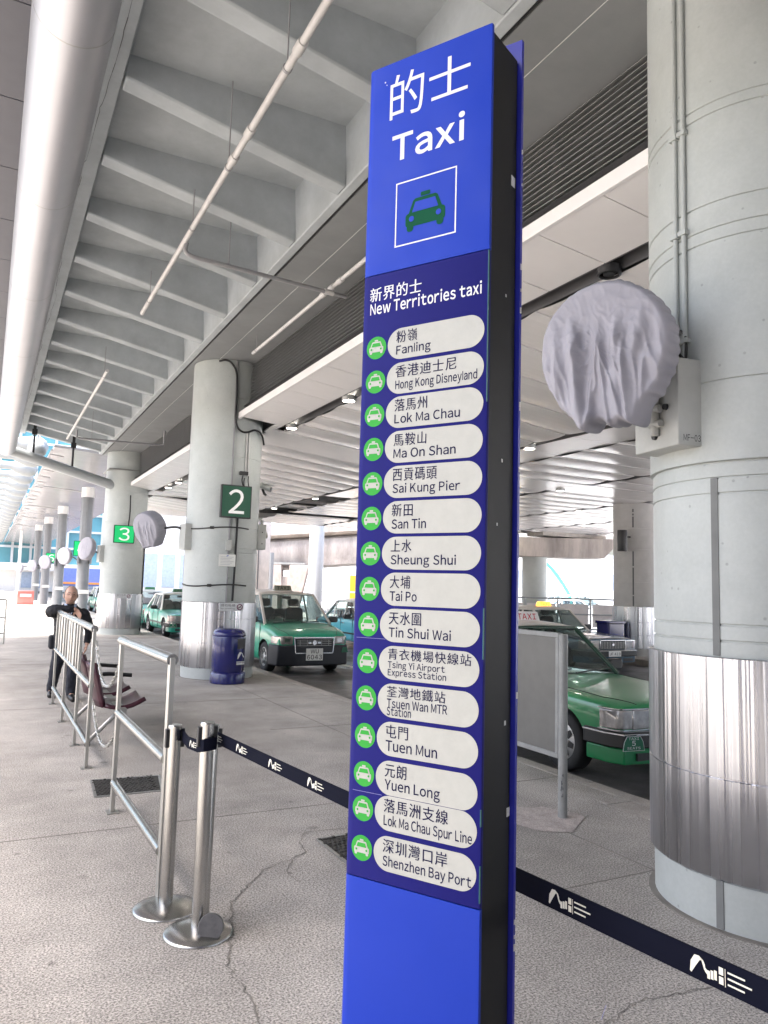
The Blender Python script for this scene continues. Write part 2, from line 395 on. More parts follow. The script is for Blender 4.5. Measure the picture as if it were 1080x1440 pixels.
# kerb drain inlet beside the big column
b = MB(); b.box((KX-.42, 3.95, .002), (KX-.17, 4.03, .012)); b.box((KX-.42, 4.42, .002), (KX-.17, 4.5, .012)); b.box((KX-.42, 4.034, .002), (KX-.17, 4.416, .006))
tag(b.build('drain_cover', [kerb_m], origin=(KX-.3, 4.2, 0), bevel=.004), 'small stone framed drain inlet at the kerb edge beside the big column', 'drain')
# access covers: recessed block-filled frames
def access_cover(quad, label):
    c = sum((V((*p, 0)) for p in quad), V())/4
    t = thing('access_cover', label, 'floor cover', c)
    b = MB()
    for i in range(4): b.bar((*quad[i], .003), (*quad[(i+1) % 4], .003), .02, .010)
    b.build('frame', metalgrey_m, t, world=True)
    b = MB(); rnd = random.Random(3); u = V((*quad[1], 0))-V((*quad[0], 0)); v = V((*quad[3], 0))-V((*quad[0], 0)); nu, nv = 16, 13
    b.add([(*p, .002) for p in quad], [(0, 1, 2, 3)])
    for i in range(nu):
        for j in range(nv):
            a = V((*quad[0], .003))+u*((i+.5+(j % 2)*.4-.2)/nu)+v*((j+.5)/nv); du = u/nu*.36; dv = v/nv*.36; h = rnd.uniform(.002, .008)
            if (i+.5+(j % 2)*.4+.3)/nu > .99: continue
            b.add([a-du-dv, a+du-dv, a+du+dv, a-du+dv]+[p+V((0,0,h)) for p in (a-du*.8-dv*.8, a+du*.8-dv*.8, a+du*.8+dv*.8, a-du*.8+dv*.8)],
                  [(4,5,6,7),(0,1,5,4),(1,2,6,5),(2,3,7,6),(3,0,4,7)])
    b.build('grate', grate_m, t, world=True, smooth=0)
access_cover([(.83, 6.04), (1.31, 6.04), (1.38, 6.5), (.86, 6.54)], 'dark cast floor cover behind the nearest steel barrier')
access_cover([(1.97, 4.02), (2.5, 4.1), (2.5, 4.58), (1.97, 4.55)], 'dark cast floor cover half hidden behind the blue sign')

# ------------------------------------------------------------ ribbed concrete deck
Y0, Y1 = -16.0, 24.3
t = thing('ribbed_deck', 'white painted concrete deck overhead with deep tapering ribs', 'ceiling', (1.7, 10, 6))
b = MB(); b.box((.56, Y0, 6.0), (4.3, Y1, 6.3)); b.build('slab', soffit_m, t, world=True)
b = MB(); b.add([(.56,Y0,5.8),(.73,Y0,5.8),(.75,Y0,6.0),(.56,Y0,6.0),(.56,Y1,5.8),(.73,Y1,5.8),(.75,Y1,6.0),(.56,Y1,6.0)],
    [(0,1,2,3),(4,7,6,5),(0,4,5,1),(1,5,6,2),(3,7,4,0)]); b.build('edge_beam', soffit_m, t, world=True, bevel=.012)
b = MB(); yy = Y0; xx = .60; rnd = random.Random(9)
while yy < Y1-1:
    y2 = yy+rnd.uniform(.05, .22); x2 = min(.655, max(.575, xx+rnd.gauss(0, .009))); wq = rnd.uniform(.001, .0035)
    b.add([(xx-wq, yy, 5.7985), (xx+wq, yy, 5.7985), (x2+wq, y2, 5.7985), (x2-wq, y2, 5.7985)], [(0, 1, 2, 3)]); yy, xx = y2, x2
b.build('hairline_crack', M('deck_crack', (.12, .12, .12), .9), t, world=True, smooth=0)
k = -16
while True:
    yn = 6.32+1.345*k; k += 1
    if yn < Y0+.1: continue
    if yn+.2 > Y1: break
    b = MB(); wb, wt = .20, .26      # width at bottom / top
    x0, x1 = .74, 2.80; vs = []
    for x, z in ((x0, 5.805), (x1, 5.415), (x0, 6.02), (x1+.0, 6.02)):
        w2 = wb if z < 5.9 else wt
        vs += [(x, yn-.03*(w2 > wb), z), (x, yn+w2+(.03 if w2 > wb else 0), z)]
    b.add(vs, [(0,1,3,2),(0,2,6,4),(1,5,7,3),(4,6,7,5),(0,4,5,1),(2,3,7,6)])
    b.build('rib', soffit_m, t, world=True, bevel=.018)
b = MB(); b.add([(2.80,Y0,5.41),(2.90,Y0,5.40),(2.90,Y0,6.01),(2.76,Y0,6.01),(2.80,Y1,5.41),(2.90,Y1,5.40),(2.90,Y1,6.01),(2.76,Y1,6.01)],
    [(0,1,2,3),(4,7,6,5),(0,4,5,1),(1,5,6,2),(3,7,4,0)]); b.build('edge_beam', soffit_m, t, world=True, bevel=.012)
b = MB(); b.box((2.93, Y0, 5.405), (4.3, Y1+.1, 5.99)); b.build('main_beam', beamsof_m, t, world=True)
b = MB(); b.box((2.90, Y0, 5.46), (2.93, Y1, 5.5)); b.box((2.905, Y0, 5.40), (2.915, Y1, 5.46)); b.build('joint_strip', black_m, t, world=True)
b = MB(); b.box((3.28, Y0, 5.402), (3.286, Y1, 5.406)); b.build('joint_strip', chip_m, t, world=True)
# dark ceiling panels left of the duct
t = thing('panel_ceiling', 'dark grey panelled ceiling left of the big round duct', 'ceiling', (-2, 8, 6.2))
y = Y0; b = MB()
while y < 22.5: b.box((-3.4, y+.008, 6.2), (.50, y+1.40-.008, 6.24)); y += 1.40
b.build('panel', dark_panel_m, t, world=True, smooth=0)
b = MB(); b.box((-3.25, Y0, 6.245), (.55, 22.6, 6.30)); b.build('backing', black_m, t, world=True)
# round duct
t = thing('round_duct', 'big silver round duct running along the ribbed deck', 'duct', (.25, 8, 5.2))
b = MB(); b.tube([(.25, yy, 5.2) for yy in (Y0, 3, 6, 9, 12, 15, 18, 21, 23.3)], .25, 48); b.build('duct_body', duct_m, t, world=True)
for yy in (4.9, 7.3, 9.9, 12.6, 15.4, 18.2, 21.2):
    b = MB(); b.lathe([(.2495, -.008), (.2515, -.004), (.2515, .004), (.2495, .008)], 48, (.25, yy, 5.2), (0, 1, 0)); b.build('seam_band', metalgrey_m, t, world=True)
for yy in (2.2, 8.6, 16.8, 21.4):
    b = MB(); b.tube([(.25, yy, 5.46), (.25, yy, 6.19)], .008, 6); b.build('hanger_rod', metalgrey_m, t, world=True)
# sloping tube from the duct end to the third column
t = thing('roof_drain_tube', 'long white tube sloping from the duct end to the column with sign 3', 'pipe', (2, 23.5, 4.8))
b = MB(); b.tube([(-.6, 23.5, 5.36), (.1, 23.5, 5.24), (.46, 23.5, 5.12), (2.37, 23.5, 4.60), (3.85, 23.5, 4.20)], [.15, .15, .15, .14, .14], 20); b.build('tube', fin_m, t, world=True)
b = MB(); b.bar((-.5, 23.5, 5.50), (3.5, 23.5, 4.43), .05, .03); b.build('top_flange', black_m, t, world=True)
for xx, zz in ((.95, 5.12), (2.0, 4.84)):
    b = MB(); b.tube([(xx, 23.5, zz), (xx, 23.5, zz+.55)], .03, 8); b.cbox((xx, 23.5, zz+.62), (.14, .12, .16)); b.cbox((xx, 23.5, zz+.8), (.08, .08, .2)); b.build('hanger_rod', black_m, t, world=True)

# unseen wall added behind the viewer to block light from there
t = thing('light_block_wall', 'unseen grey wall with dark doors added behind the viewer to block light', 'wall', (-4, -4.4, 0))
b = MB(); b.box((-14, -4.8, 0), (4.5, -4.4, 5.7)); b.build('wall', M('light_block_grey', (.2, .2, .21), .6, var=.1), t, world=True)
for xx in (-6.2, -1.2):
    b = MB(); b.box((xx, -4.42, 0), (xx+2.6, -4.36, 2.9)); b.build('added_door', louvre_back_m, t, world=True)
# ------------------------------------------------------------ sprinkler pipes
def pipe_run(label, path, r, rods=(), joints=(), mat=None):
    c = V(path[0]); t = thing('sprinkler_pipe', label, 'pipe', c, group='sprinkler pipes under the deck')
    b = MB(); b.tube(path, r, 12); b.build('pipe', mat or pipe_m, t, world=True)
    for x, y, z0, z1 in rods:
        b = MB(); b.tube([(x, y, z0), (x, y, z1)], .006, 6); b.lathe([(r*1.0, -.012), (r*1.25, -.012), (r*1.25, .012), (r, .012)], 12, (x, y, z0-r), (0, 1, 0)); b.build('hanger_rod', greypipe_m, t, world=True)
    for p, ax in joints:
        b = MB(); b.lathe([(r*.9, -.06), (r*1.35, -.06), (r*1.35, .06), (r*.9, .06)], 14, p, ax); b.build('coupling', pipe_m, t, world=True)
    return t
pipe_run('long pale sprinkler pipe hung below the ribs, ending above the second column', [(1.62, yy, 5.2) for yy in (-3, 0, 3, 6, 10.33)], .028,
    [(1.62, 4.75, 5.23, 6), (1.62, 7.5, 5.23, 5.62), (1.62, 6.2, 5.23, 6), (1.62, 9.8, 5.23, 5.6)], [((1.62, 5.6, 5.2), (0,1,0)), ((1.62, 4.5, 5.2), (0,1,0)), ((1.62, 6.05, 5.2), (0,1,0))])
pipe_run('grey branch pipe crossing from the long sprinkler pipe to the louvre', bez([(1.64, 7.84, 5.19), (1.64, 7.86, 5.10), (1.72, 7.86, 5.06), (1.9, 7.88, 5.06)], 6)+[(2.8, 7.97, 5.07), (3.62, 8.07, 5.08)], .024,
    [(2.12, 7.9, 5.09, 5.70)], [((3.38, 8.04, 5.08), (1,0.1,0))], greypipe_m)
pipe_run('pale sprinkler pipe along the louvre, left of the blue sign top', [(3.42, yy, 5.15) for yy in (6.3, 7, 9, 11.06)], .026, [(3.42, 10.9, 5.18, 5.4), (3.42, 6.5, 5.18, 5.4)], [((3.42, 8.04, 5.15), (0,1,0)), ((3.42, 7.8, 5.15), (0,1,0)), ((3.42, 8.3, 5.15), (0,1,0))])
pipe_run('short far sprinkler pipe hung below the last ribs', [(1.57, yy, 5.1) for yy in (13.2, 16, 20.3)], .028, [(1.57, 13.6, 5.13, 5.63)])
pipe_run('grey branch pipe from the far sprinkler pipe towards the third column', [(1.66, 18.9, 5.09), (1.66, 18.92, 4.92), (1.75, 18.95, 4.9), (3.7, 19.1, 4.98), (3.72, 19.1, 5.35)], .026, [(2.0, 18.98, 4.93, 5.6)], [], greypipe_m)

# ------------------------------------------------------------ louvres above the fascia
def louvre(y0, y1, label):
    t = thing('louvre_grille', label, 'grille', (3.86, (y0+y1)/2, 4.5), group='louvres above the taxi lane fascia')
    b = MB(); b.box((3.98, y0, 4.46), (4.02, y1, 5.402)); b.build('backing', louvre_back_m, t, world=True)
    b = MB(); z = 4.55; n = 0
    while z < 5.39:
        b.add([(3.83, y0, z), (3.835, y0, z+.012), (3.93, y0, z+.05), (3.925, y0, z+.038), (3.83, y1, z), (3.835, y1, z+.012), (3.93, y1, z+.05), (3.925, y1, z+.038)],
              [(0,1,2,3),(4,7,6,5),(0,4,5,1),(1,5,6,2),(2,6,7,3),(3,7,4,0)]); z += .050
    b.build('slats', louvre_m, t, world=True, smooth=0)
    b = MB()
    yy = y0+1.1
    while yy < y1-.3: b.box((3.93, yy, 4.5), (3.97, yy+.03, 5.40)); yy += 1.35
    b.box((3.82, y0, 4.47), (3.95, y1, 4.54)); b.build('frame', louvre_m, t, world=True)
louvre(-5, 2.15, 'grey louvre grille passing behind the top of the nearest column')
louvre(2.16, 12.55, 'grey louvre grille between the blue sign and the second column')
louvre(13.45, 23.3, 'far grey louvre grille between the columns with signs 2 and 3')

# ------------------------------------------------------------ taxi lane suspended ceiling
def cz(x):                       # soffit height: slopes down to the second light slot then flat
    return 4.39-.105*(x-3.66) if x < 7.65 else 3.971
CY1 = 27.6
t = thing('lane_ceiling', 'white panelled ceiling over the taxi lanes with dark light slots', 'ceiling', (9, 10, 4.2))
slots = [4.37, 7.65, 11.5, 14.85, 18.2, 21.5]; SW = .16
def strip(b, x0, x1, y0, y1, th=.03, dz=0):
    z0, z1 = cz(x0)+dz, cz(x1)+dz
    b.add([(x0,y0,z0),(x1,y0,z1),(x1,y1,z1),(x0,y1,z0),(x0,y0,z0+th),(x1,y0,z1+th),(x1,y1,z1+th),(x0,y1,z0+th)],
          [(0,3,2,1),(4,5,6,7),(0,1,5,4),(1,2,6,5),(2,3,7,6),(3,0,4,7)])
bays = [(-6, 1.6), (1.75, 12.2), (14.55, 22.9)]
# fascia edge, broken at the columns
b = MB()
for y0, y1 in ((-6, 12.62), (13.38, 23.4)): b.box((3.62, y0, 4.385), (3.66, y1, 4.50)); b.box((3.66, y0, 4.455), (3.83, y1, 4.50))
b.build('fascia', white_panel_m, t, world=True, bevel=.004)
# flat edge panels between the fascia and the first slot, wide cross panels on the column lines
b = MB(); g = .006
y = -6.0
while y < 23.4:
    y2 = y+.70
    if y2 < 12.55 or y > 13.4: strip(b, 3.664, slots[0]-.02, y+g, min(y2, 23.4)-g)
    elif y < 12.55: strip(b, 4.25, slots[0]-.02, y+g, y2-g)
    y = y2
for yy in (13.05,):
    for k in range(8):
        x0 = 4.3+k*2.4; strip(b, max(x0, 4.3)+g, x0+2.4-g, yy-.45, yy+.75)
strip(b, 4.3, 23, 23.45, 24.6)
for k in range(17):                                           # flat panels right of the second slot
    yk = -2+k*1.2
    if not (11.6 < yk < 13.8): strip(b, slots[1]+SW+.02, 8.70-g, yk+g, yk+1.2-g)
b.build('flat_panels', white_panel_m, t, world=True, smooth=0)
# cross planks, each slightly dished
def planks(x0, x1, ya, yb, pitch):
    y = ya; pitch = (yb-ya)/round((yb-ya)/pitch)
    while y+pitch <= yb+.01:
        n = 6; zp = [-.03*math.sin(math.pi*min(1, i/n))**.7+.012*i/n for i in range(n+1)]
        pts_ = [(y+.004, .05), (y+.004, 0)]+[(y+.004+(pitch-.008)*i/n, zp[i]) for i in range(1, n+1)]+[(y+pitch-.004, .05)]
        for (pa, za), (pb, zb_) in zip(pts_[:-1], pts_[1:]):
            B.add([(x0, pa, cz(x0)+za), (x1, pa, cz(x1)+za), (x1, pb, cz(x1)+zb_), (x0, pb, cz(x0)+zb_)], [(0, 1, 2, 3)])
        y += pitch
B = MB()
spans = [(slots[0]+SW, slots[1]-.02), (8.70, slots[2]-.02)]+[(slots[i]+SW, slots[i+1]-.02) for i in range(2, 5)]+[(slots[5]+SW, 24)]
for x0, x1 in spans:
    for ya, yb in ((-6, 12.595), (13.805, 23.44), (24.61, CY1)): planks(x0, x1, ya, yb, .78)
B.build('planks', white_panel_m, t, world=True, smooth=50)
b = MB(); b.add([(3.7,-6,4.62),(7.65,-6,4.3),(24.2,-6,4.3),(24.2,CY1,4.3),(7.65,CY1,4.3),(3.7,CY1,4.62)], [(0,1,4,5),(1,2,3,4)]); b.build('backing', slot_m, t, world=True, smooth=0)
for s in slots:
    b = MB()
    for y0, y1 in ((-6, 12.35), (14.2, 23.0)):
        z = cz(s); b.box((s-.02, y0, z-.002), (s-.008, y1, z+.22)); b.box((s+SW-.012, y0, cz(s+SW)-.002), (s+SW, y1, z+.2)); b.box((s-.01, y0, z+.15), (s+SW, y1, z+.17))
        b.tube([(s+.05, y0, z+.10), (s+.05, y1, z+.10)], .025, 8)
    b.build('light_slot', slot_m, t, world=True)
b = MB(); b.box((3.7, CY1, 3.95), (24.2, CY1+.06, 4.45)); b.build('end_fascia', white_panel_m, t, world=True)
# downlights
def downlight(x, y, label, lit=True):
    z = cz(x); t = thing('downlight', label, 'lamp', (x, y, z), group='round downlights in the taxi lane ceiling')
    b = MB(); b.lathe([(.085, .02), (.10, .02), (.10, -.05), (.085, -.055), (.083, -.03)], 24); b.lathe([(.03, .02), (.03, .13)], 10); b.build('housing', metalgrey_m if lit else black_m, t)
    b = MB(); b.prism(circle(0, 0, .084 if lit else .05, 24), -.045, -.035); b.build('lens', lamp_m if lit else black_m, t, smooth=0); return t
i = 0
dl = [(slots[0]+.08, 4.55, 'unlit'), (slots[0]+.08, 9.7, 'first slot beside the blue sign'), (slots[0]+.08, 12.0, 'first slot near the second column'), (slots[0]+.08, 16.0, ''), (slots[0]+.08, 20.6, 'first slot between the columns with signs 2 and 3'), (slots[0]+.08, 21.9, 'first slot nearest the column with sign 3')]
for x, y in ((slots[1]+.08, 9.7), (slots[1]+.08, 18.8), (slots[1]+.08, 22.1), (slots[1]+.08, 25.4), (slots[2]+.08, 13.4), (slots[2]+.08, 19.6), (slots[3]+.08, 16.5), (slots[3]+.08, 9.8), (slots[4]+.08, 19.9), (slots[4]+.08, 23.6), (slots[5]+.08, 24)):
    dl.append((x, y, ''))
names = ['second slot just right of the blue sign', 'second slot left of the blue sign', 'second slot, middle of three left of the sign', 'second slot, farthest of three left of the sign', 'third slot between blue sign and covered fan', 'third slot behind the sign', 'fourth slot over the rear taxi', 'fourth slot', 'fifth slot', 'fifth slot, farther one', 'last slot before the concrete beam']
for (x, y, l), nm in zip(dl, ['first slot beside the nearest column', dl[1][2], dl[2][2], 'first slot hidden behind the second column', dl[4][2], dl[5][2]]+names):
    if (x, y) == (slots[0]+.08, 16.0): continue
    downlight(x, y, 'lit round downlight in the %s' % nm if l != 'unlit' else 'dark spotlight fitting in the first slot beside the nearest column', l != 'unlit')

# ------------------------------------------------------------ columns
def arc_strip(b, c, r0, r1, a0, a1, z0, z1, n=10):
    vs = []; fs = []
    for k in range(n+1):
        a = a0+(a1-a0)*k/n
        for rr in (r0, r1):
            for z in (z0, z1): vs.append((c[0]+rr*math.cos(a), c[1]+rr*math.sin(a), z))
    for k in range(n):
        i = k*4; j = i+4; fs += [(i+2, j+2, j+3, i+3), (i, i+1, j+1, j), (i+1, i+3, j+3, j+1), (i, j, j+2, i+2)]
    fs += [(0, 2, 3, 1), (n*4, n*4+1, n*4+3, n*4+2)]
    b.add(vs, fs)
def big_column(cx, cy, rs, zt, steel, joints, label, seams, plinth=.22, groove=None, step=None):
    t = thing('concrete_column', label, 'column', (cx, cy, 0), group=None)
    prof = []; zs = sorted(joints)
    z = steel[0]-.05
    prof = [(rs, z)]
    for j in zs:
        rr = rs+(.014 if step and j > step else 0)
        prof += [(rr, j-.007), (rr-.009, j-.004), (rr-.009, j+.004), (rr, j+.007)]
        if step and abs(j-step) < .001: rs2 = rs+.014; prof[-1] = (rs2, j+.007)
    rr = prof[-1][0]; prof.append((rr, zt))
    b = MB(); b.lathe(prof, 64); b.build('shaft', column_m, t, smooth=30)
    b = MB(); b.lathe([(rs, steel[0]-.02), (rs+.028, steel[0]), (rs+.03, steel[0]+.004)]+[q for s in seams for q in ((rs+.03, s-.006), (rs+.022, s-.003), (rs+.022, s+.003), (rs+.03, s+.006))]+[(rs+.03, steel[1]-.003), (rs+.028, steel[1]), (rs-.02, steel[1]+.001)], 64)
    b.build('steel_cladding', steel_m, t, smooth=30)
    b = MB(); b.lathe([(rs+.004, 0), (rs+.006, steel[0]-.01), (rs-.03, steel[0])], 64); b.build('plinth', column_m, t, smooth=30)
    if groove:
        for a, z0, z1 in groove:
            b = MB(); arc_strip(b, (0, 0), rs-.02, rs+(.004 if z0 > .5 else .010), a-.03, a+.03, z0, z1, 3)
            b.build('vertical_joint', M('joint_grey', (.17, .175, .17), .7), t, smooth=0)
    return t
CB = (3.84, 2.72); C2 = (3.63, 13.0); C3 = (3.62, 23.8)
A = math.pi+.0
ang = lambda px, c: None
colA = big_column(*CB, .60, 5.405, (.245, 1.30), [1.38, 1.46, 2.12, 2.20, 2.28, 2.70, 3.45, 3.52, 3.66, 4.16, 4.22], 'nearest big round pale column with brushed steel wrap at its foot', [.72], groove=[(math.pi+.21, 1.306, 2.2), (math.pi+.21, .01, .236)], step=2.28)
colB = big_column(*C2, .60, 5.405, (.20, 1.27), [1.6, 1.68, 2.1, 2.18, 2.53, 3.05, 3.73, 4.75], 'round pale column carrying the green number 2 sign', [.60, 1.0])
colC = big_column(*C3, .62, 5.405, (.20, 1.19), [1.7, 2.5, 2.6, 3.3, 4.2], 'round pale column carrying the green number 3 sign', [.62])
# second column: flat half sleeve and conduits
b = MB(); arc_strip(b, (0, 0), .59, .635, R(165), R(262), 1.275, 5.40, 16); b.build('sleeve', column_m, colB, smooth=30)
b = MB()
for a in (R(163), R(263.5)): b.tube([(.63*math.cos(a), .63*math.sin(a), .28), (.63*math.cos(a), .63*math.sin(a), 5.38)], .014, 8)
b.build('conduit', greypipe_m, colB)
b = MB()
for a in (R(286), R(290.5)): b.tube([(.615*math.cos(a), .615*math.sin(a), 3.42), (.615*math.cos(a), .615*math.sin(a), 4.2)], .013, 8)
b.build('conduit', pipe_m, colB)
b = MB()
for z, wz in ((2.51, .02), (1.55, .018)):
    pts = [(.642*math.cos(a), .642*math.sin(a), z+.02*math.sin(a*3)) for a in [R(170+k*5) for k in range(26)]]; b.tube(pts, .012, 6)
    c = R(238); b.tube([(.655*math.cos(a), .655*math.sin(a), z) for a in (c-.05, c, c+.05)], .024, 8)
b.build('cable_band', cable_m, colB)
pts = [(.645*math.cos(a), .645*math.sin(a), z) for a, z in ((R(236), 5.36), (R(246), 5.38), (R(255), 5.33), (R(263), 5.15), (R(264.5), 4.7), (R(264.5), 4.4), (R(268), 4.24), (R(276), 4.17), (R(286), 4.18), (R(300), 4.24), (R(318), 4.2), (R(332), 4.05))]
b = MB(); b.tube(bez(pts, 6), .017, 8); b.build('cable', cable_m, colB)
b = MB(); a = R(272); b.tube(bez([(.62*math.cos(R(276)), .62*math.sin(R(276)), 2.70), (.62*math.cos(R(275)), .62*math.sin(R(275)), 1.9), (.625*math.cos(R(273.5)), .625*math.sin(R(273.5)), 1.30)], 6), .017, 8)
for aa, zz in ((R(281), 3.42), (R(284), 3.38), (R(291), 3.42)):
    b.tube(bez([(.63*math.cos(aa), .63*math.sin(aa), zz), (.67*math.cos(aa-.05), .67*math.sin(aa-.05), zz-.09), (.64*math.cos(aa+.03), .64*math.sin(aa+.03), zz-.22)], 6), .010, 6)
b.cbox((.64*math.cos(R(282)), .64*math.sin(R(282)), 3.46), (.14, .05, .06)); b.build('cable', cable_m, colB)
b = MB(); 
for z in (2.85, 2.22):
    m = Matrix.Rotation(R(263)-math.pi/2+math.pi, 4, 'Z'); b.cbox((.65*math.cos(R(263)), .65*math.sin(R(263)), z), (.10, .05, .10 if z > 2.5 else .17))
b.build('outlet_box', boxgrey_m, colB, bevel=.005)
# big column conduits up its left edge
b = MB()
for a in (R(179), R(173.5)):
    p = (.625*math.cos(a), .625*math.sin(a)); b.tube([(*p, 2.72), (*p, 5.39)], .014, 10)
    for z in (2.95, 3.55, 4.12): b.cbox((p[0]*1.0, p[1], z), (.045, .05, .025))
b.build('conduit', column_m, colA)
# third column: cables
b = MB(); b.tube(bez([(.63*math.cos(R(271)), .63*math.sin(R(271)), 4.1), (.64*math.cos(R(272)), .64*math.sin(R(272)), 3.6), (.64*math.cos(R(270)), .64*math.sin(R(270)), 3.2)], 6), .016, 6); b.tube([(.64*math.cos(R(331)), .64*math.sin(R(331)), .1), (.64*math.cos(R(331)), .64*math.sin(R(331)), 3.6)], .02, 6); b.build('cable', cable_m, colC)
b = MB(); b.cbox((.0, 0, 4.85), (1.28, 1.28, .03)); b.cbox((.5, -.5, 5.2), (.3, .3, .24)); b.build('bracket', metalgrey_m, colC)

# rear column
t = thing('concrete_column', 'rear column with steel foot standing on the traffic island', 'column', (15.2, 14.6, 0))
b = MB(); b.lathe([(.57, .0), (.57, 1.9), (.562, 1.905), (.57, 1.91), (.57, 2.75), (.562, 2.755), (.57, 2.76), (.57, 3.3), (.562, 3.305), (.57, 3.31), (.57, 3.968)], 48); b.build('shaft', M('rear_column_paint', (.42, .41, .40), .5, var=.06), t, smooth=30)
b = MB(); b.lathe([(.58, .22), (.6, .225), (.6, .55), (.592, .555), (.6, .56), (.6, .88), (.592, .885), (.6, .89), (.6, 1.27), (.58, 1.275)], 48); b.build('steel_cladding', steel_m, t, smooth=30)
b = MB()
for z0, z1 in ((.02, .2), (1.29, 1.55), (1.58, 2.28), (2.32, 2.7), (3.32, 3.6), (3.63, 3.68), (3.72, 3.8)):
    arc_strip(b, (0, 0), .55, .574, R(216), R(219.5), z0, z1, 2)
b.build('vertical_joint', slot_m, t, smooth=0)
t = thing('loudspeaker', 'black tubular loudspeaker hung beside the rear column', 'loudspeaker', (14.32, 14.2, 2.95))
b = MB(); b.lathe([(.0, -.27), (.12, -.27), (.125, -.26), (.125, .26), (.12, .27), (0, .27)], 24); b.build('body', black_m, t)
b = MB(); b.tube([(0, 0, .1), (.4, .12, .12)], .02, 8); b.build('bracket', black_m, t)

# slim columns under the far canopy
slim = [(3.46, 32.7, 4.9), (3.3, 42.1, 4.9), (3.2, 50.5, 4.9), (3.1, 58.5, 4.9)]
for i, (x, y, zt) in enumerate(slim):
    t = thing('slim_column', ['slim grey steel column carrying the number 4 sign', 'slim grey steel column just beyond the number 4 one', 'slim grey steel column with a half hidden number 6 sign', 'farthest slim grey steel column on the left'][i], 'column', (x, y, 0), group='slim steel columns in a row on the left')
    b = MB(); b.lathe([(.24, 0), (.24, 2.6), (.22, 2.62), (.22, 4.9)], 24)
    for k in range(8): b.tube([(.22*math.cos(k*.785), .22*math.sin(k*.785), 2.7), (.22*math.cos(k*.785), .22*math.sin(k*.785), 4.88)], .012, 6)
    b.build('shaft', slimcol_m, t)
    b = MB(); b.lathe([(.25, 4.9), (.25, 5.3), (.21, 5.3)], 24); b.build('capital', farwhite_m, t)
    b = MB(); b.box((-.27, -.34, 2.2), (-.2, -.1, 2.6)); b.box((.2, -.34, 2.2), (.27, -.1, 2.6)); b.build('bracket', slimcol_m, t)
    b = MB(); b.box((-.15, -.255, 1.0), (.25, -.245, 1.16)); b.build('notice', notice_m, t)

# ------------------------------------------------------------ far canopy
t = thing('far_canopy', 'bright white far canopy with rows of rounded fins', 'canopy', (2, 50, 5.5))
y = 24.8
b = MB(); b.add([(1.55, 24.5, 5.52), (5.6, 24.5, 5.30), (5.6, 108, 5.30), (1.55, 108, 5.52), (1.55, 24.5, 5.6), (5.6, 24.5, 5.4), (5.6, 108, 5.4), (1.55, 108, 5.6)], [(0,3,2,1),(4,5,6,7),(0,1,5,4),(1,2,6,5),(2,3,7,6),(3,0,4,7)])
b.build('soffit', canopysof_m, t, world=True, smooth=0)
b = MB()
for k in range(70): yy = 25+k*1.2; b.add([(1.6, yy, 5.512), (5.58, yy, 5.292), (5.58, yy+.02, 5.292), (1.6, yy+.02, 5.512)], [(0, 1, 2, 3)])
b.build('soffit_joint', slot_m, t, world=True, smooth=0)
y = 25.6
while y < 100:
    b = MB(); b.tube([(-9, y, 5.72), (.55, y, 5.72), (.70, y, 5.70), (.95, y, 5.68), (1.2, y, 5.66), (1.38, y, 5.65), (1.46, y, 5.65)], [.15, .15, .22, .30, .31, .22, .03], 16)
    b.build('fin', fin_m, t, world=True); y += 2.75
b = MB(); b.tube([(1.5, 24.6, 5.45), (1.5, 104, 5.45)], .03, 8)
for k in range(40): b.tube([(1.5, 25.5+k*1.9, 5.45), (1.9, 25.5+k*1.9, 5.40)], .018, 6)
b.build('edge_rail', greypipe_m, t, world=True)
b = MB()
for x, yy, z in slim: b.tube([(1.55, yy+1, 5.35), (x, yy, 5.1)], .03, 6)
b.build('tie_rod', greypipe_m, t, world=True)
for k, (xx, yy) in enumerate(((1.1, 24.9),)):
    t2 = thing('globe_lamp', 'round white globe lamp above the sloping white tube', 'lamp', (xx, yy, 5.45)); b = MB(); b.lathe([(.02, -.27), (.14, -.24), (.25, -.12), (.27, 0), (.25, .12), (.14, .24), (.02, .27)], 20); b.build('globe', fin_m, t2); b = MB(); b.tube([(0, 0, .25), (0, 0, .6)], .03, 8); b.build('stem', fin_m, t2)

# ------------------------------------------------------------ taxi totem sign
SP = V((.969, 1.354, 0)); th = R(30)
ux = V((math.sin(th), -math.cos(th), 0))      # reading direction (left -> right)
nrm = V((-math.cos(th), -math.sin(th), 0))    # outward from the face
SW_ = .345
FO = SP-ux*SW_
FM = Matrix((ux, V((0, 0, 1)), nrm)).transposed().to_4x4(); FM.translation = FO
sign = thing('taxi_sign', 'tall blue taxi totem sign listing New Territories destinations', 'sign', FO)
L0 = Matrix.Translation(-FO) @ FM            # face plane -> sign local
def facebox(name, mat, z0, z1, proud):
    prof = [(-.012, -.034), (-.013, -.016), (-.009, -.006), (-.002, -.001), (.010, proud), (SW_-.013, proud), (SW_-.009, -.001), (SW_-.008, -.006), (SW_-.009, -.012), (.0, -.030)]
    n = len(prof); b = MB()
    vs = [L0 @ V((s, z0, d)) for s, d in prof]+[L0 @ V((s, z1, d)) for s, d in prof]
    b.add(vs, [(k, (k+1) % n, n+(k+1) % n, n+k) for k in range(n)]+[tuple(range(n-1, -1, -1)), tuple(range(n, 2*n))])
    return b.build(name, mat, sign, smooth=35)
facebox('header_panel', blue_m, 2.377, 2.931, 0)
lp = facebox('list_panel', navy_m, .934, 2.374, .001)
facebox('base_panel', blue_m, .02, .931, 0)
b = MB(); b.prism([(.02, -.031), (SW_-.016, -.013), (SW_-.006, -.15), (.02, -.15)], 0, 2.93, L0 @ Matrix(((1,0,0,0),(0,0,1,0),(0,1,0,0),(0,0,0,1))))
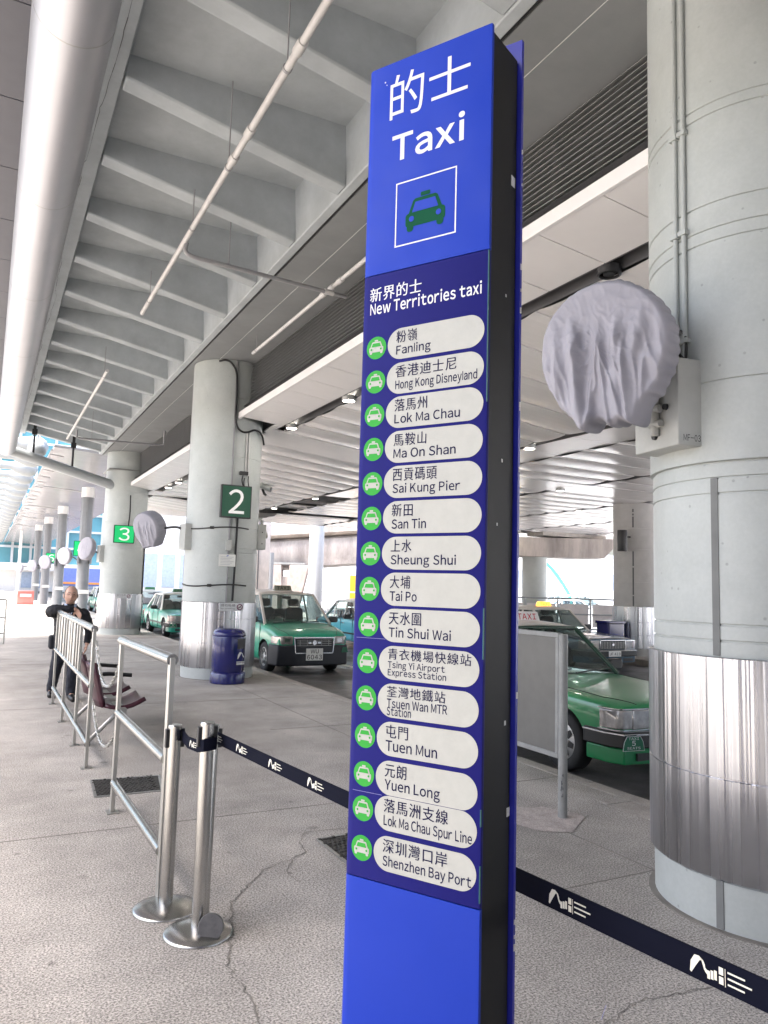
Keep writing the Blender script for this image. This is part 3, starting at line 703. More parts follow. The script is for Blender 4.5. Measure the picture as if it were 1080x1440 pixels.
b.build('core', core_m, sign, bevel=.004)
b = MB(); b.prism([(-.012, -.152), (SW_+.004, -.152), (SW_+.005, -.162), (SW_-.02, -.172), (0, -.172)], .02, 2.985, L0 @ Matrix(((1,0,0,0),(0,0,1,0),(0,1,0,0),(0,0,0,1))))
b.build('back_panel', M('sign_back_blue', (.015, .02, .30), .3, var=.08), sign, smooth=30)
b = MB(); rnd = random.Random(5)
for k in range(14):
    z = rnd.uniform(.8, 2.8); q = rnd.uniform(.004, .011); b.cbox((SW_+.0052, z, -.157), (.002, q*1.4, q*.5), L0)
for z, d, q in ((2.60, -.13, .02), (1.9, -.09, .006), (1.3, -.12, .008), (1.1, -.14, .015), (1.75, -.07, .005), (2.3, -.1, .005)): b.cbox((SW_-.0165-(d+.013)*.073, z, d), (.003, q*1.3, q), L0)
for s, z, q in ((.04, 2.885, .003), (.045, 2.876, .002)): b.cbox((s, z, .0006), (q, q, .001), L0)
b.build('paint_chip', chip_m, sign, smooth=0)
b = MB()
for z0, z1 in ((2.02, 2.374), (1.45, 1.56), (1.10, 1.135), (.945, 1.02)):
    b = MB(); b.cbox((SW_-.0095, (z0+z1)/2, -.0015), (.002, z1-z0, .006), L0); b.build('sticker_edge', tealedge_m, sign, smooth=0)
b = MB(); b.cbox((SW_*.13, 1.479, .0013), (.082, .0008, .0004), L0); b.cbox((.047, 1.125, .0013), (.08, .0009, .0004), L0); b.cbox((.33, .95, .0013), (.0009, .03, .0004), L0 @ Matrix.Rotation(-.3, 4, 'Z')); b.build('sticker_seam', M('seam_pale', (.2, .2, .4), .5, var=0), sign, smooth=0)
text('lettering', '的', (.056, 2.775, .154, 2.893), white_m, sign, L0, depth=.0006, offset=-.004)
text('lettering', '士', (.169, 2.788, .281, 2.888), white_m, sign, L0, depth=.0006, offset=-.004)
text('lettering', 'Taxi', (.066, 2.660, .2685, 2.735), white_m, sign, L0, depth=.0006, offset=.02)
b = MB(); 
for x0, y0, x1, y1 in ((.081, 2.435, .25, 2.4385), (.081, 2.5975, .25, 2.601), (.081, 2.4385, .0845, 2.5975), (.2465, 2.4385, .25, 2.5975)): b.poly([L0 @ V((x, y, .0006)) for x, y in ((x0, y0), (x1, y0), (x1, y1), (x0, y1))])
b.build('icon_frame', white_m, sign, smooth=0)
# front-view car pictogram in a unit box: x -1..1, y 0..1.7
def taxi_icon(name, c, s, body, hole, parent, d0, mtx, sy=1.0):
    def P(poly, d): return [mtx @ V((c[0]+x*s, c[1]+(y-.75)*s*sy, d)) for x, y in poly]
    b = MB()
    body_poly = rrect(-1, .22, 1, .86, .16)
    cab = [(-.86, .80), (-.62, 1.42), (-.50, 1.50), (.50, 1.50), (.62, 1.42), (.86, .80)]
    wl = rrect(-.92, 0, -.58, .4, .14); wr = rrect(.58, 0, .92, .4, .14)
    lamp = rrect(-.24, 1.53, .24, 1.72, .05)
    b.cur = 0
    for i, p in enumerate((body_poly, cab, wl, wr, lamp)): b.poly(P(p, d0+.0001*i))
    b.cur = 1
    b.poly(P([(-.66, .87), (-.50, 1.33), (.50, 1.33), (.66, .87)], d0+.0008))
    for sx in (-1, 1): b.poly(P(circle(sx*.68, .58, .13, 16), d0+.0009))
    return b.build(name, [body, hole], parent, smooth=0)
taxi_icon('taxi_icon', (.1655, 2.5075), .055, icondark_m, blue_m, sign, .0006, L0, 1.0)
text('lettering', '新界的士', (.014, 2.306, .161, 2.342), white_m, sign, L0, depth=.0016, offset=.012, space=1.04)
text('lettering', 'New Territories taxi', (.0155, 2.2725, .320, 2.304), white_m, sign, L0, depth=.0016, offset=.02)
rows = [('粉嶺', .153, 'Fanling', .190), ('香港迪士尼', .259, 'Hong Kong Disneyland', .312), ('落馬州', .184, 'Lok Ma Chau', .27), ('馬鞍山', .184, 'Ma On Shan', .261),
        ('西貢碼頭', .214, 'Sai Kung Pier', .274), ('新田', .152, 'San Tin', .188), ('上水', .151, 'Sheung Shui', .267), ('大埔', .150, 'Tai Po', .168), ('天水圍', .181, 'Tin Shui Wai', .258),
        ('青衣機場快線站', .309, ('Tsing Yi Airport', .244, 'Express Station', .248), 0), ('荃灣地鐵站', .247, ('Tsuen Wan MTR', .252, 'Station', .16), 0), ('屯門', .154, 'Tuen Mun', .229), ('元朗', .152, 'Yuen Long', .238), ('落馬洲支線', .259, 'Lok Ma Chau Spur Line', .317), ('深圳灣口岸', .259, 'Shenzhen Bay Port', .317)]
zs = [2.188, 2.102, 2.0185, 1.934, 1.8495, 1.765, 1.6805, 1.596, 1.512, 1.426, 1.340, 1.2535, 1.166, 1.088, .9995]
for (cn, cx1, en, ex1), z in zip(rows, zs):
    b = MB(); pl = rrect(.070, z-.0385, .328, z+.0385, .0384, 10); b.poly([L0 @ V((x, y, .0016)) for x, y in pl])
    p = b.build('destination_plate', pill_m, sign, smooth=0); p['label'] = 'white plate reading ' + (en if isinstance(en, str) else en[0]+' '+en[2])
    yb = z+.002 if isinstance(en, str) else z+.0075
    text('lettering', cn, (.0945, yb, cx1, yb+.030 if isinstance(en, str) else z+.033), navytext_m, p, L0, depth=.0022, space=1.06, offset=.007)
    if isinstance(en, str):
        desc = any(ch in en for ch in 'gyp'); text('lettering', en, (.0950, z-(.0275 if not desc else .0335), ex1, z-.0035), navytext_m, p, L0, depth=.0022, offset=.011)
    else:
        text('lettering', en[0], (.0950, z-.0165, en[1], z+.004), navytext_m, p, L0, depth=.0022, offset=.011)
        text('lettering', en[2], (.0955, z-.034, en[3], z-.0135), navytext_m, p, L0, depth=.0022, offset=.011)
    b = MB(); b.poly([L0 @ V((x, y, .0016)) for x, y in circle(.037, z-.001, .0285, 36, 1)]); c = b.build('green_disc', signgreen_m, sign, smooth=0)
    taxi_icon('taxi_icon', (.037, z-.001), .0205, pill_m, signgreen_m, c, .0022, L0)

# ------------------------------------------------------------ bay number signs
def bay_sign(x0, x1, z0, z1, y, digit, lit, label):  # lit picks the green with brightness put into it, no lamp inside
    t = thing('bay_sign', label, 'sign', ((x0+x1)/2, y, (z0+z1)/2), group='green bay number signs'); W = (x1-x0)/2; H = (z1-z0)/2
    b = MB(); b.box((-W, -.03, -H), (W, .05, H)); b.build('case', black_m if not lit else icondark_m, t, bevel=.006)
    b = MB(); b.box((-W+.02, -.034, -H+.02), (W-.02, -.031, H-.02)); f = b.build('face', baygreenglow_m if lit else baygreen_m, t, smooth=0)
    text('digit', digit, (-W*.52, -H*.74, W*.52, H*.74), baywhite_m, f, frame_mtx((0, -.037, 0), (1, 0, 0), (0, 0, 1)), offset=.006)
    return t
bay_sign(3.36, 3.88, 2.68, 3.23, 12.28, '2', False, 'dark green sign with a white 2 on the second column')
bay_sign(3.21, 3.79, 2.67, 3.19, 23.08, '3', True, 'bright green sign with a white 3 on the third column')
bay_sign(3.02, 3.60, 2.5, 3.1, 32.4, '4', True, 'bright green sign with a white 4, partly behind a covered fan')
bay_sign(3.2, 3.75, 2.5, 3.1, 41.8, '5', True, 'bright green sign almost hidden behind a covered fan')
bay_sign(3.15, 3.75, 2.5, 3.1, 50.2, '6', True, 'bright green sign with a white 6 on a slim column')

def flat_notice(name, c, wd, ht, label, cat, r, ang_deg, zc, tilt=0):
    """small flat plate lying against a column of centre c at the given angle"""
    a = R(ang_deg); o = V((c[0]+r*math.cos(a), c[1]+r*math.sin(a), zc)); x = V((-math.sin(a), math.cos(a), 0))
    t = thing(name, label, cat, o); m = frame_mtx((0, 0, 0), x, (0, 0, 1)); return t, m
for c, r, a, z, l in ((C2, .642, 272, 1.20, 'white no smoking plate on the steel of the second column'), (C3, .662, 268, 1.13, 'white no smoking plate on the steel of the third column')):
    t, m = flat_notice('no_smoking_plate', c, .3, .1, l, 'sign', r, a, z); t['group'] = 'no smoking plates'
    b = MB(); b.box((-.21, -.065, 0), (.21, .065, .006), m); pl = b.build('plate', white_m, t, bevel=.002)
    text('lettering', '請勿吸煙', (-.19, .005, .06, .05), black_m, pl, m, depth=.007); text('lettering', 'No smoking', (-.19, -.045, .06, -.008), black_m, pl, m, depth=.007)
    b = MB(); b.poly([m @ V((x, y, .007)) for x, y in circle(.14, 0, .052, 24)]); b.cur = 1; b.poly([m @ V((x, y, .0075)) for x, y in circle(.14, 0, .036, 24)]); b.cur = 0
    b.poly([m @ V((x, y, .008)) for x, y in ((.108, -.026), (.114, -.034), (.172, .026), (.166, .034))]); b.cur = 2; b.poly([m @ V((x, y, .0078)) for x, y in ((.112, -.006), (.168, -.006), (.168, .006), (.112, .006))]); b.build('symbol', [purple_m, notice_m, black_m], t, smooth=0)
t, m = flat_notice('paper_notice', C2, .3, .25, 'small white paper notice taped on the second column', 'notice', .642, 262, 1.97)
b = MB(); b.box((-.14, -.10, 0), (.14, .10, .003), m); s = b.build('sheet', notice_m, t)
b = MB()
for k in range(6): b.box((-.11, .055-.025*k, .0035), (.11-.03*(k % 3), .060-.025*k, .004), m)
b.cur = 1; b.poly([m @ V((x, y, .0045)) for x, y in ((-.02, .065), (.0, .085), (.03, .09), (.01, .07))]); b.build('print', [M('faded_ink', (.3, .32, .36), .6, var=0), farblue_m], t, smooth=0)

# ------------------------------------------------------------ covered fans with junction boxes
def box_on(c, r, ang_deg, z0, z1, wd, dp, label, extra=None, group='grey fan boxes on the columns'):
    a = R(ang_deg); o = V((c[0]+r*math.cos(a), c[1]+r*math.sin(a), z0)); n = V((math.cos(a), math.sin(a), 0)); x = V((-math.sin(a), math.cos(a), 0))
    t = thing('junction_box', label, 'electrical box', o, group=group)
    m = frame_mtx((0, 0, 0), x, (0, 0, 1))
    b = MB(); b.box((-wd/2, 0, -.02), (wd/2, z1-z0, dp), m); b.build('case', boxgrey_m, t, bevel=.006)
    return t, m
t, m = box_on(CB, .60, 169.5, 2.37, 2.83, .36, .13, 'pale grey box marked MF-03 on the nearest column')
text('lettering', 'MF-03', (.0, .005, .105, .04), black_m, t, m @ frame_mtx((.2025, .012, .115), (0, 0, -1), (0, 1, 0)), offset=.008)
b = MB(); b.prism([(-.10, .27), (.11, .22), (.0, .05)], .121, .127, m); b.build('bracket_plate', boxgrey_m, t)
for x, y in ((-.085, .255), (.09, .215), (.0, .07)): b = MB(); b.lathe([(.0, .022), (.016, .02), (.018, .0)], 10, m @ V((x, y, .126)), m.to_3x3() @ V((0, 0, 1))); b.build('bolt', black_m, t)
b = MB()
for y in (.14, .22): b.tube([m @ V((-.03, y, .15)), m @ V((.07, y-.01, .15))], .022, 8)
b.build('clamp', boxgrey_m, t, bevel=.003)
b = MB(); b.tube(bez([m @ V((.12, .43, .03)), m @ V((.10, .62, .02)), m @ V((-.04, .66, .03)), m @ V((-.12, .54, .04)), m @ V((-.10, .42, .05))], 8), .008, 8)
b.tube(bez([m @ V((.16, .43, .04)), m @ V((.1, .53, .1)), m @ V((-.02, .52, .08)), m @ V((-.08, .43, .06))], 8), .008, 8); b.build('cable', cable_m, t)
MBX = (t, m)
for c, a, z0, z1, l in ((C2, 185, 2.14, 2.58, 'grey box on the left side of the second column'), (C2, 352, 2.2, 2.64, 'grey box on the right side of the second column'), (C3, 187, 2.1, 2.6, 'grey box on the left side of the third column')):
    t, m = box_on(c, .6, a, z0, z1, .32, .13, l)
    if a == 352:
        b = MB(); b.lathe([(.012, 0), (.0, .012)], 8, m @ V((-.17, .1, .06)), (0, -1, 0)); b.lathe([(.012, 0), (.0, .012)], 8, m @ V((-.17, .3, .06)), (0, -1, 0)); b.build('bolt', black_m, t)

def cover_mesh(rad, depth, seed, droop=1.0):
    """cloth bag over a fan guard: local +Z is the fan's facing, local Y up; rings from the front centre to the gathered back"""
    nu = 176 if seed == 4 else 96
    def nz(x, y, z=0): return mnoise.noise(V((x+seed*3.1, y, z)))
    def ridge(x, y): return (1-abs(2*nz(x, y, 2.7)))**3
    prof = [(.001, .17)]+[(k/44, .17-.035*(k/44)**3) for k in range(1, 42)]+[(.965, .115), (.99, .07), (1.0, .01), (1.0, -.07), (.995, -.15), (.975, -.22), (.92, -.27), (.82, -.295), (.62, -.31), (.4, -.31), (.2, -.31)]
    rings = []
    for rr, zz in prof:
        ring = []
        for k in range(nu):
            a = 2*math.pi*k/nu; x = rr*math.cos(a); y = rr*math.sin(a); z = zz*depth
            front = 1 if zz > .05 else max(0, (zz+.2)/.25)
            low = min(1, max(0, (.55-y)/1.1)); edge = min(1, (1.02-rr)*6+.25) if zz > .05 else .35
            # two long folds that start where the cloth catches on the guard, and smaller ones between
            f = 0
            for x0, am, sl in ((-.40, .075, .05), (.30, .065, -.04), (-.08, .02, .12), (.62, .035, -.16), (-.7, .03, .12)):
                d = (x-x0-sl*(.5-y)+.05*nz(y*2, x0*9))/(.07+.05*low); f += am*math.exp(-d*d)*min(1, max(0, (.52-y)*2.2))
            f += .045*low*(ridge(x*3.6, y*.7)-.4)+.026*(ridge(x*6.5+y, y*1.6)-.4)*low+.004*(ridge(x*13+y*3, y*5)-.4)
            z += f*front*droop
            z += .014*(ridge(x*5+y, y*5-x)-.4)*front
            hang = max(0, -math.sin(a))
            if rr > .55: 
                w_ = min(1, (rr-.55)/.4); y -= min(droop, 1.6)*.10*hang**2*w_; y -= min(droop, 1.6)*w_*(.09*math.exp(-((a-4.36)/.13)**2)+.11*math.exp(-((a-5.2)/.10)**2))
                y -= min(droop, 1.5)*hang**3*w_*(.03*math.sin(a*7+seed)+.02*math.sin(a*17+seed*2))
            if zz < .08: pl = .016*math.sin(k*2*math.pi*40/nu)+.03*nz(x*4, y*4, 5); x *= 1+pl; y *= 1+pl
            ring.append((x*rad, y*rad, z*rad))
        rings.append(ring)
    b = MB(); vs = [v for r_ in rings for v in r_]; fs = []
    for i in range(len(rings)-1):
        for k in range(nu): fs.append((i*nu+k, i*nu+(k+1) % nu, (i+1)*nu+(k+1) % nu, (i+1)*nu+k))
    fs.append(tuple(range(nu))); b.add(vs, fs); return b
def fan(center, rad, axis, label, seed, arm, depth=1.5, droop=1.0):
    t = thing('wall_fan', label, 'fan', center, group='cloth covered fans on the columns')
    ax = V(axis).normalized(); xr = V((0, 0, 1)).cross(ax).normalized(); yr = ax.cross(xr)
    m = Matrix((xr, yr, ax)).transposed().to_4x4()
    b = cover_mesh(rad, depth, seed, droop); b.v = [tuple(m @ V(v)) for v in b.v]; b.build('cloth_cover', cloth_m, t, smooth=180, subsurf=1)
    b = MB(); b.lathe([(.0, -.62*rad), (.22*rad, -.6*rad), (.25*rad, -.4*rad), (.18*rad, -.3*rad)], 16, (0, 0, 0), ax); b.build('motor', metalgrey_m, t)
    b = MB(); b.tube(bez([V(p)-V(center) for p in arm], 8), .022, 10); b.build('arm', boxgrey_m if rad > .3 and center[1] < 5 else black_m, t)
    return t
mb = MBX[1]; ob = MBX[0].location
fan((2.765, 2.85, 2.86), .345, (-.90, -.42, -.10), 'large white cloth covered fan hanging from the nearest column', 4,
    [ob+mb @ V((.02, .07, .15)), ob+mb @ V((.02, .26, .15)), ob+mb @ V((.01, .36, .17)), (2.98, 2.93, 2.83), (2.86, 2.87, 2.86)], 1.75, 2.4)
fan((2.42, 13.38, 2.50), .29, (-.80, -.52, -.30), 'grey cloth covered fan left of the second column', 8, [(3.03, 13.0, 2.42), (2.85, 13.05, 2.52), (2.62, 13.25, 2.5)], 2.1, 1.4)
fan((2.58, 23.9, 2.50), .34, (-.8, -.45, .12), 'covered fan in front of the number 4 sign', 11, [(3.0, 23.8, 2.3), (2.85, 23.8, 2.4), (2.66, 23.85, 2.48)], 1.3, .4)
fan((2.75, 33.0, 2.5), .34, (-.7, -.6, -.05), 'covered fan in front of the hidden number 5 sign', 12, [(3.25, 32.6, 2.3), (3.05, 32.7, 2.45), (2.8, 32.95, 2.5)], 1.3, .4)
fan((2.62, 42.2, 2.4), .34, (-.6, -.7, -.1), 'covered fan in front of the number 6 sign', 13, [(3.1, 42, 2.3), (2.9, 42, 2.4), (2.65, 42.15, 2.4)], 1.3, .4)
fan((2.45, 50.6, 2.3), .34, (-.6, -.7, -.1), 'covered fan, second from the far left end', 14, [(3.0, 50.4, 2.3), (2.7, 50.4, 2.35), (2.5, 50.55, 2.3)], 1.3, .4)
fan((2.0, 58.4, 2.25), .34, (-.7, -.6, -.1), 'covered fan at the far left end of the row', 15, [(2.9, 58.4, 2.3), (2.5, 58.4, 2.35), (2.1, 58.4, 2.3)], 1.3, .4)

# ------------------------------------------------------------ security cameras
t = thing('bullet_camera', 'small grey bullet camera beside the number 2 sign', 'camera', (4.2, 12.85, 3.29))
b = MB(); b.cbox((-.08, .05, .08), (.12, .1, .12)); b.tube([(-.05, .0, .06), (.06, -.05, .05)], .025, 8); b.build('bracket', metalgrey_m, t)
b = MB(); b.tube([(.02, -.02, .06), (.17, -.14, -.02)], .055, 12); b.cbox((.13, -.1, .07), (.2, .14, .012)); b.build('housing', boxgrey_m, t)
b = MB(); b.tube([(.165, -.135, -.018), (.178, -.145, -.024)], .045, 12); b.tube([(.05, -.04, -.02), (.07, -.08, -.1), (.1, -.1, -.13)], .022, 8); b.build('lens', black_m, t)
t = thing('dome_camera', 'dome camera on a curved arm right of the second column', 'camera', (4.29, 12.87, 2.45))
b = MB(); b.tube(bez([(-.1, 0, .28), (-.03, 0, .29), (.0, 0, .22), (.0, 0, .1)], 8), .025, 10); b.build('arm', boxgrey_m, t)
b = MB(); b.lathe([(.0, .12), (.07, .11), (.10, .04), (.115, -.02), (.10, -.04)], 20); b.build('housing', M('camera_beige', (.38, .36, .31), .4), t)
b = MB(); b.lathe([(.085, -.04), (.075, -.09), (.04, -.125), (0, -.13)], 20); b.build('dome', black_m, t)

# ------------------------------------------------------------ litter bin
def bin_build(loc, label, s=1.0, rs=1.0):
    t = thing('litter_bin', label, 'bin', loc)
    b = MB(); b.lathe([(.22*s*rs, .0), (.232*s*rs, .01), (.235*s*rs, .17*s), (.225*s*rs, .19*s), (.21*s*rs, .2*s)], 40); b.build('base', bin_m, t, smooth=35)
    b = MB(); b.lathe([(.21*s*rs, .2*s), (.218*s*rs, .22*s), (.222*s*rs, .78*s), (.217*s*rs, .80*s)], 40); bd = b.build('body', bin_m, t, smooth=35)
    b = MB(); b.lathe([(.217*s*rs, .80*s), (.225*s*rs, .815*s), (.222*s*rs, .85*s), (.20*s*rs, .90*s), (.15*s*rs, .93*s), (0, .935*s)], 40); b.build('lid', bin_m, t, smooth=50)
    b = MB(); arc_strip(b, (0, 0), .217*s*rs, .2245*s*rs, R(285), R(335), .60*s, .77*s, 10); b.build('opening', black_m, t)
    return t, bd
def swoosh(b, m, s, d=0.0):
    """arch mark with a tail, plus three lines of print, as flat strips; unit = s"""
    pts = [(0, 0), (.10, .30), (.26, .55), (.42, .58), (.50, .45), (.56, .22)]
    wds = [.05, .16, .17, .13, .10, .05]
    up, lo = [], []
    for (x, y), wd in zip(pts, wds): up.append((x-wd*.6, y+wd*.35)); lo.append((x+wd*.6, y-wd*.35))
    for i in range(len(pts)-1): b.poly([m @ V((q[0]*s, q[1]*s, d)) for q in (lo[i], lo[i+1], up[i+1], up[i])])
    for q in ([(.56, .34), (.70, .22), (.70, .08), (.56, .2)],): b.poly([m @ V((x*s, y*s, d)) for x, y in q])
t, bd = bin_build((3.55, 12.06, 0), 'dark blue rounded litter bin beside the second column', .93, 1.27)
b = MB(); a = R(287); 
for k in range(5):
    pass
m = frame_mtx((.265*math.cos(a), .265*math.sin(a), .40), (-math.sin(a), math.cos(a), 0), (0, 0, 1)); swoosh(b, m, .17, .004); b.box((-.02, -.09, .003), (.13, -.065, .005), m); b.box((-.02, -.055, .003), (.13, -.04, .005), m); b.build('emblem', white_m, t, smooth=0)
t = thing('plastic_tub', 'squat dark blue tub standing near the rear column', 'bin', (14.0, 14.3, -.13))
b = MB(); b.prism(rrect(-.28, -.22, .28, .22, .06), .35, .98); b.build('body', bin_m, t, bevel=.01); b = MB(); b.prism(rrect(-.31, -.25, .31, .25, .07), .98, 1.05); b.build('lid', bin_m, t, bevel=.015)
b = MB(); b.tube([(-.2, -.15, 0), (-.2, -.15, .35)], .03, 8); b.tube([(.2, -.15, 0), (.2, -.15, .35)], .03, 8); b.tube([(-.2, .15, 0), (-.2, .15, .35)], .03, 8); b.tube([(.2, .15, 0), (.2, .15, .35)], .03, 8); b.build('leg', black_m, t)

# ------------------------------------------------------------ steel barriers and chains
BX = .885
def post(t, y, zt, mat=rail_m):
    b = MB(); b.prism(rrect(-.026, 0, .026, zt, .024), -.014, .014, frame_mtx((0, 0, 0), (0, 1, 0), (0, 0, 1)) ); o = b.build('post', mat, t, bevel=.003); o.location = (0, y, 0)
    b = MB(); b.cbox((0, y, .004), (.08, .10, .008)); b.build('foot_plate', mat, t)
t = thing('steel_barrier', 'near stainless barrier with three rails and two flat posts', 'barrier', (BX, 4.02, 0))
post(t, 0, 1.215); post(t, 1.60, 1.20)
for z0, z1, r_ in ((1.195, 1.175, .030), (.69, .675, .026), (.235, .20, .026)):
    b = MB(); b.tube([(0, .015 if r_ < .03 else -.02, z0), (0, 1.585 if r_ < .03 else 1.62, z1)], r_, 16); b.build('rail', stainless_m, t)
t = thing('steel_barrier', 'far stainless barrier with upright slats where the man leans', 'barrier', (BX-.02, 6.99, 0))
for y in (0, .98, 2.31, 3.64): post(t, y, 1.18)
for z, r_ in ((1.17, .030), (.69, .026), (.20, .026)):
    b = MB(); b.tube([(0, -.02, z), (0, 3.66, z)], r_, 16); b.build('rail', stainless_m, t)
for y, wd in ((1.22, .06), (1.5, .16), (1.78, .10), (2.02, .16), (2.62, .12), (2.95, .16), (3.25, .1)):
    b = MB(); b.box((-.012, y-wd/2, .71), (.012, y+wd/2, 1.15)); b.build('slat', rail_m, t, bevel=.002)
def chain(p, q, sag, label):
    p, q = V(p), V(q); t = thing('hanging_chain', label, 'chain', p, group='chains linking the two barriers')
    n = 34; b = MB(); pts = []
    for k in range(n+1):
        u = k/n; c = p.lerp(q, u); c.z -= sag*4*u*(1-u); pts.append(c)
    for k in range(n):
        a, c = pts[k], pts[k+1]; d = (c-a).normalized(); s = d.orthogonal().normalized() if k % 2 else d.cross(d.orthogonal().normalized()); L = (c-a).length*.72
        mid = (a+c)/2; ring = []
        for j in range(9): ang_ = 2*math.pi*j/8; ring.append(mid+d*math.cos(ang_)*L+s*math.sin(ang_)*.011)
        b.tube(ring, .0042, 5, caps=False)
    b.build('links', rail_m, t, world=True)
chain((BX, 6.95, 1.06), (BX, 5.64, 1.02), .26, 'upper steel chain between the two barriers')
chain((BX, 6.95, .56), (BX, 5.64, .55), .22, 'lower steel chain between the two barriers')

# ------------------------------------------------------------ belt stanchions
def stanchion(x, y, zt, lean, label, wedge=False, base=True):
    t = thing('belt_stanchion', label, 'stanchion', (x, y, 0), group='belt stanchions by the barrier')
    if base:
        b = MB(); b.lathe([(.0, .034), (.04, .034), (.10, .026), (.150, .013), (.158, .006), (.158, 0)], 48); b.build('base', stainless_m, t, smooth=60)
    lx, ly = lean
    b = MB(); b.tube([(0, 0, .02 if base else .04), (lx*.88, ly*.88, zt-.11)], .032, 24); b.build('pole', stainless_m, t)
    b = MB(); b.tube([(lx*.89, ly*.89, zt-.11), (lx, ly, zt-.006)], .033, 24); b.tube([(lx, ly, zt-.006), (lx, ly, zt)], [.0335, .030], 24); b.build('head', stainless_m, t)
    b = MB(); b.cbox((lx-.037, ly, zt-.065), (.02, .03, .09)); b.cbox((lx+.037, ly, zt-.065), (.02, .03, .09)); b.cbox((lx, ly+.037, zt-.065), (.03, .02, .09)); b.build('belt_clip', black_m, t, bevel=.003)
    if wedge:
        b = MB(); m = Matrix.Rotation(.5, 4, 'X'); b.lathe([(.055, -.02), (.058, 0), (.055, .02)], 20, (.035, -.085, .055), (-.35, -1, .25), caps=True, a0=0, a1=2*math.pi); b.build('pivot_wheel', M('wheel_grey', (.16, .16, .165), .4, metal=.6, var=.2, scale=30), t)
    return t
stanchion(.895, 3.905, .885, (0, 0), 'belt stanchion touching the near barrier post')
stanchion(.975, 3.585, .945, (.0, .01), 'front belt stanchion with a wheel on its round base', True)
stanchion(1.01, 3.66, .90, (.035, .10), 'leaning belt stanchion close behind the front one', base=False)
def ribbon(name, pts, ht, mat, parent, thick=.0022):
    b = MB()
    for off, in ((0,),):
        vs = []; fs = []
        for i, p in enumerate(pts):
            d = (pts[min(i+1, len(pts)-1)]-pts[max(i-1, 0)]); d.z = 0; d.normalize(); s = V((-d.y, d.x, 0))*thick
            vs += [p-s-V((0,0,ht/2)), p-s+V((0,0,ht/2)), p+s+V((0,0,ht/2)), p+s-V((0,0,ht/2))]
        for i in range(len(pts)-1):
            for k in range(4): fs.append((i*4+k, i*4+(k+1) % 4, i*4+4+(k+1) % 4, i*4+4+k))
        b.add(vs, fs+[(0,1,2,3), tuple(len(pts)*4-4+k for k in (3,2,1,0))])
    return b.build(name, mat, parent, world=True, smooth=40)
def belt(label, pts, ht, marks, ms):
    t = thing('queue_belt', label, 'belt', pts[0]); ribbon('strap', pts, ht, belt_m, t)
    for u in marks:
        i = u*(len(pts)-1); k = min(int(i), len(pts)-2); p = pts[k].lerp(pts[k+1], i-k); d = (pts[k+1]-pts[k]).normalized()
        # readable from the camera side (-X): reading direction follows the strap towards the viewer's right
        nrm_ = V((-d.y, d.x, 0)).normalized(); 
        if nrm_.x > 0: nrm_ = -nrm_
        xd = V((0,0,1)).cross(nrm_)
        if xd.dot(d) < 0: d = -d
        m = frame_mtx(p+nrm_*.004-parent_world(t), d, V((0,0,1))-d*d.z)
        b = MB(); s = ms; swoosh(b, m @ Matrix.Translation(V((-s*.95, -s*.30, 0))), s)
        for k_ in range(3): b.box((-s*.30+k_*s*.13, -s*.28+k_*s*.03, 0), (-s*.20+k_*s*.13, -s*.02+k_*s*.05, .0006), m)
        for j in range(2): b.box((s*.14, -s*.27+j*s*.30, 0), (s*.30, -s*.03+j*s*.30, .0006), m)
        b.box((s*.36, -s*.30, 0), (s*.38, s*.28, .0006), m)
        for j, l in enumerate((.62, .85, .60)): b.box((s*.46, s*.17-j*s*.19, 0), (s*(.46+l), s*.17-j*s*.19+s*.055, .0006), m)
        b.build('belt_print', logo_m, t, smooth=0)
    return t
n = 30
p0, p1 = V((1.035, 3.72, .856)), V((1.345, .40, .897))
pts = []
for k in range(n+1):
    u = k/n; c = p0.lerp(p1, u); c.z -= .004*4*u*(1-u); pts.append(c)
belt('long dark belt passing behind the blue sign toward the viewer', pts, .056, (.02, .11, .215, .32, .694, .808, .91, .98), .056)
pts = [V((.93, 3.895, .835)), V((.925, 3.75, .825)), V((.935, 3.60, .835)), V((.95, 3.552, .845)), V((.98, 3.545, .85)), V((1.01, 3.556, .852)), V((1.02, 3.59, .855))]
belt('short dark belt wrapping from one stanchion around the front one', pts, .056, (.26,), .05)

# ------------------------------------------------------------ board on posts (seen from behind)
t = thing('notice_board', 'back of a grey notice board on a round post by the kerb', 'board', (3.76, 4.31, 0))
b = MB(); b.tube([(0, 0, 0), (0, 0, 1.292)], .033, 24); b.build('post', boardframe_m, t)
b = MB(); b.tube([(0, 1.5, 0), (0, 1.5, 1.292)], .033, 24); b.build('post', boardframe_m, t)
b = MB(); b.box((-.012, .06, .44), (.012, 1.44, 1.27)); b.build('panel', board_m, t)
b = MB(); b.box((-.022, .03, 1.265), (.022, 1.47, 1.30)); b.box((-.022, .03, .405), (.022, 1.47, .44)); b.box((-.022, .03, .44), (.022, .062, 1.265)); b.box((-.022, 1.438, .44), (.022, 1.47, 1.265)); b.build('frame', boardframe_m, t, bevel=.004)
b = MB(); rnd = random.Random(2)
for k in range(12): z = rnd.uniform(.15, .30); a = R(rnd.uniform(205, 235)); b.cbox((.0335*math.cos(a), .0335*math.sin(a), z), (.003, .006, rnd.uniform(.006, .03)), None)
b.build('scuff', slot_m, t, smooth=0)

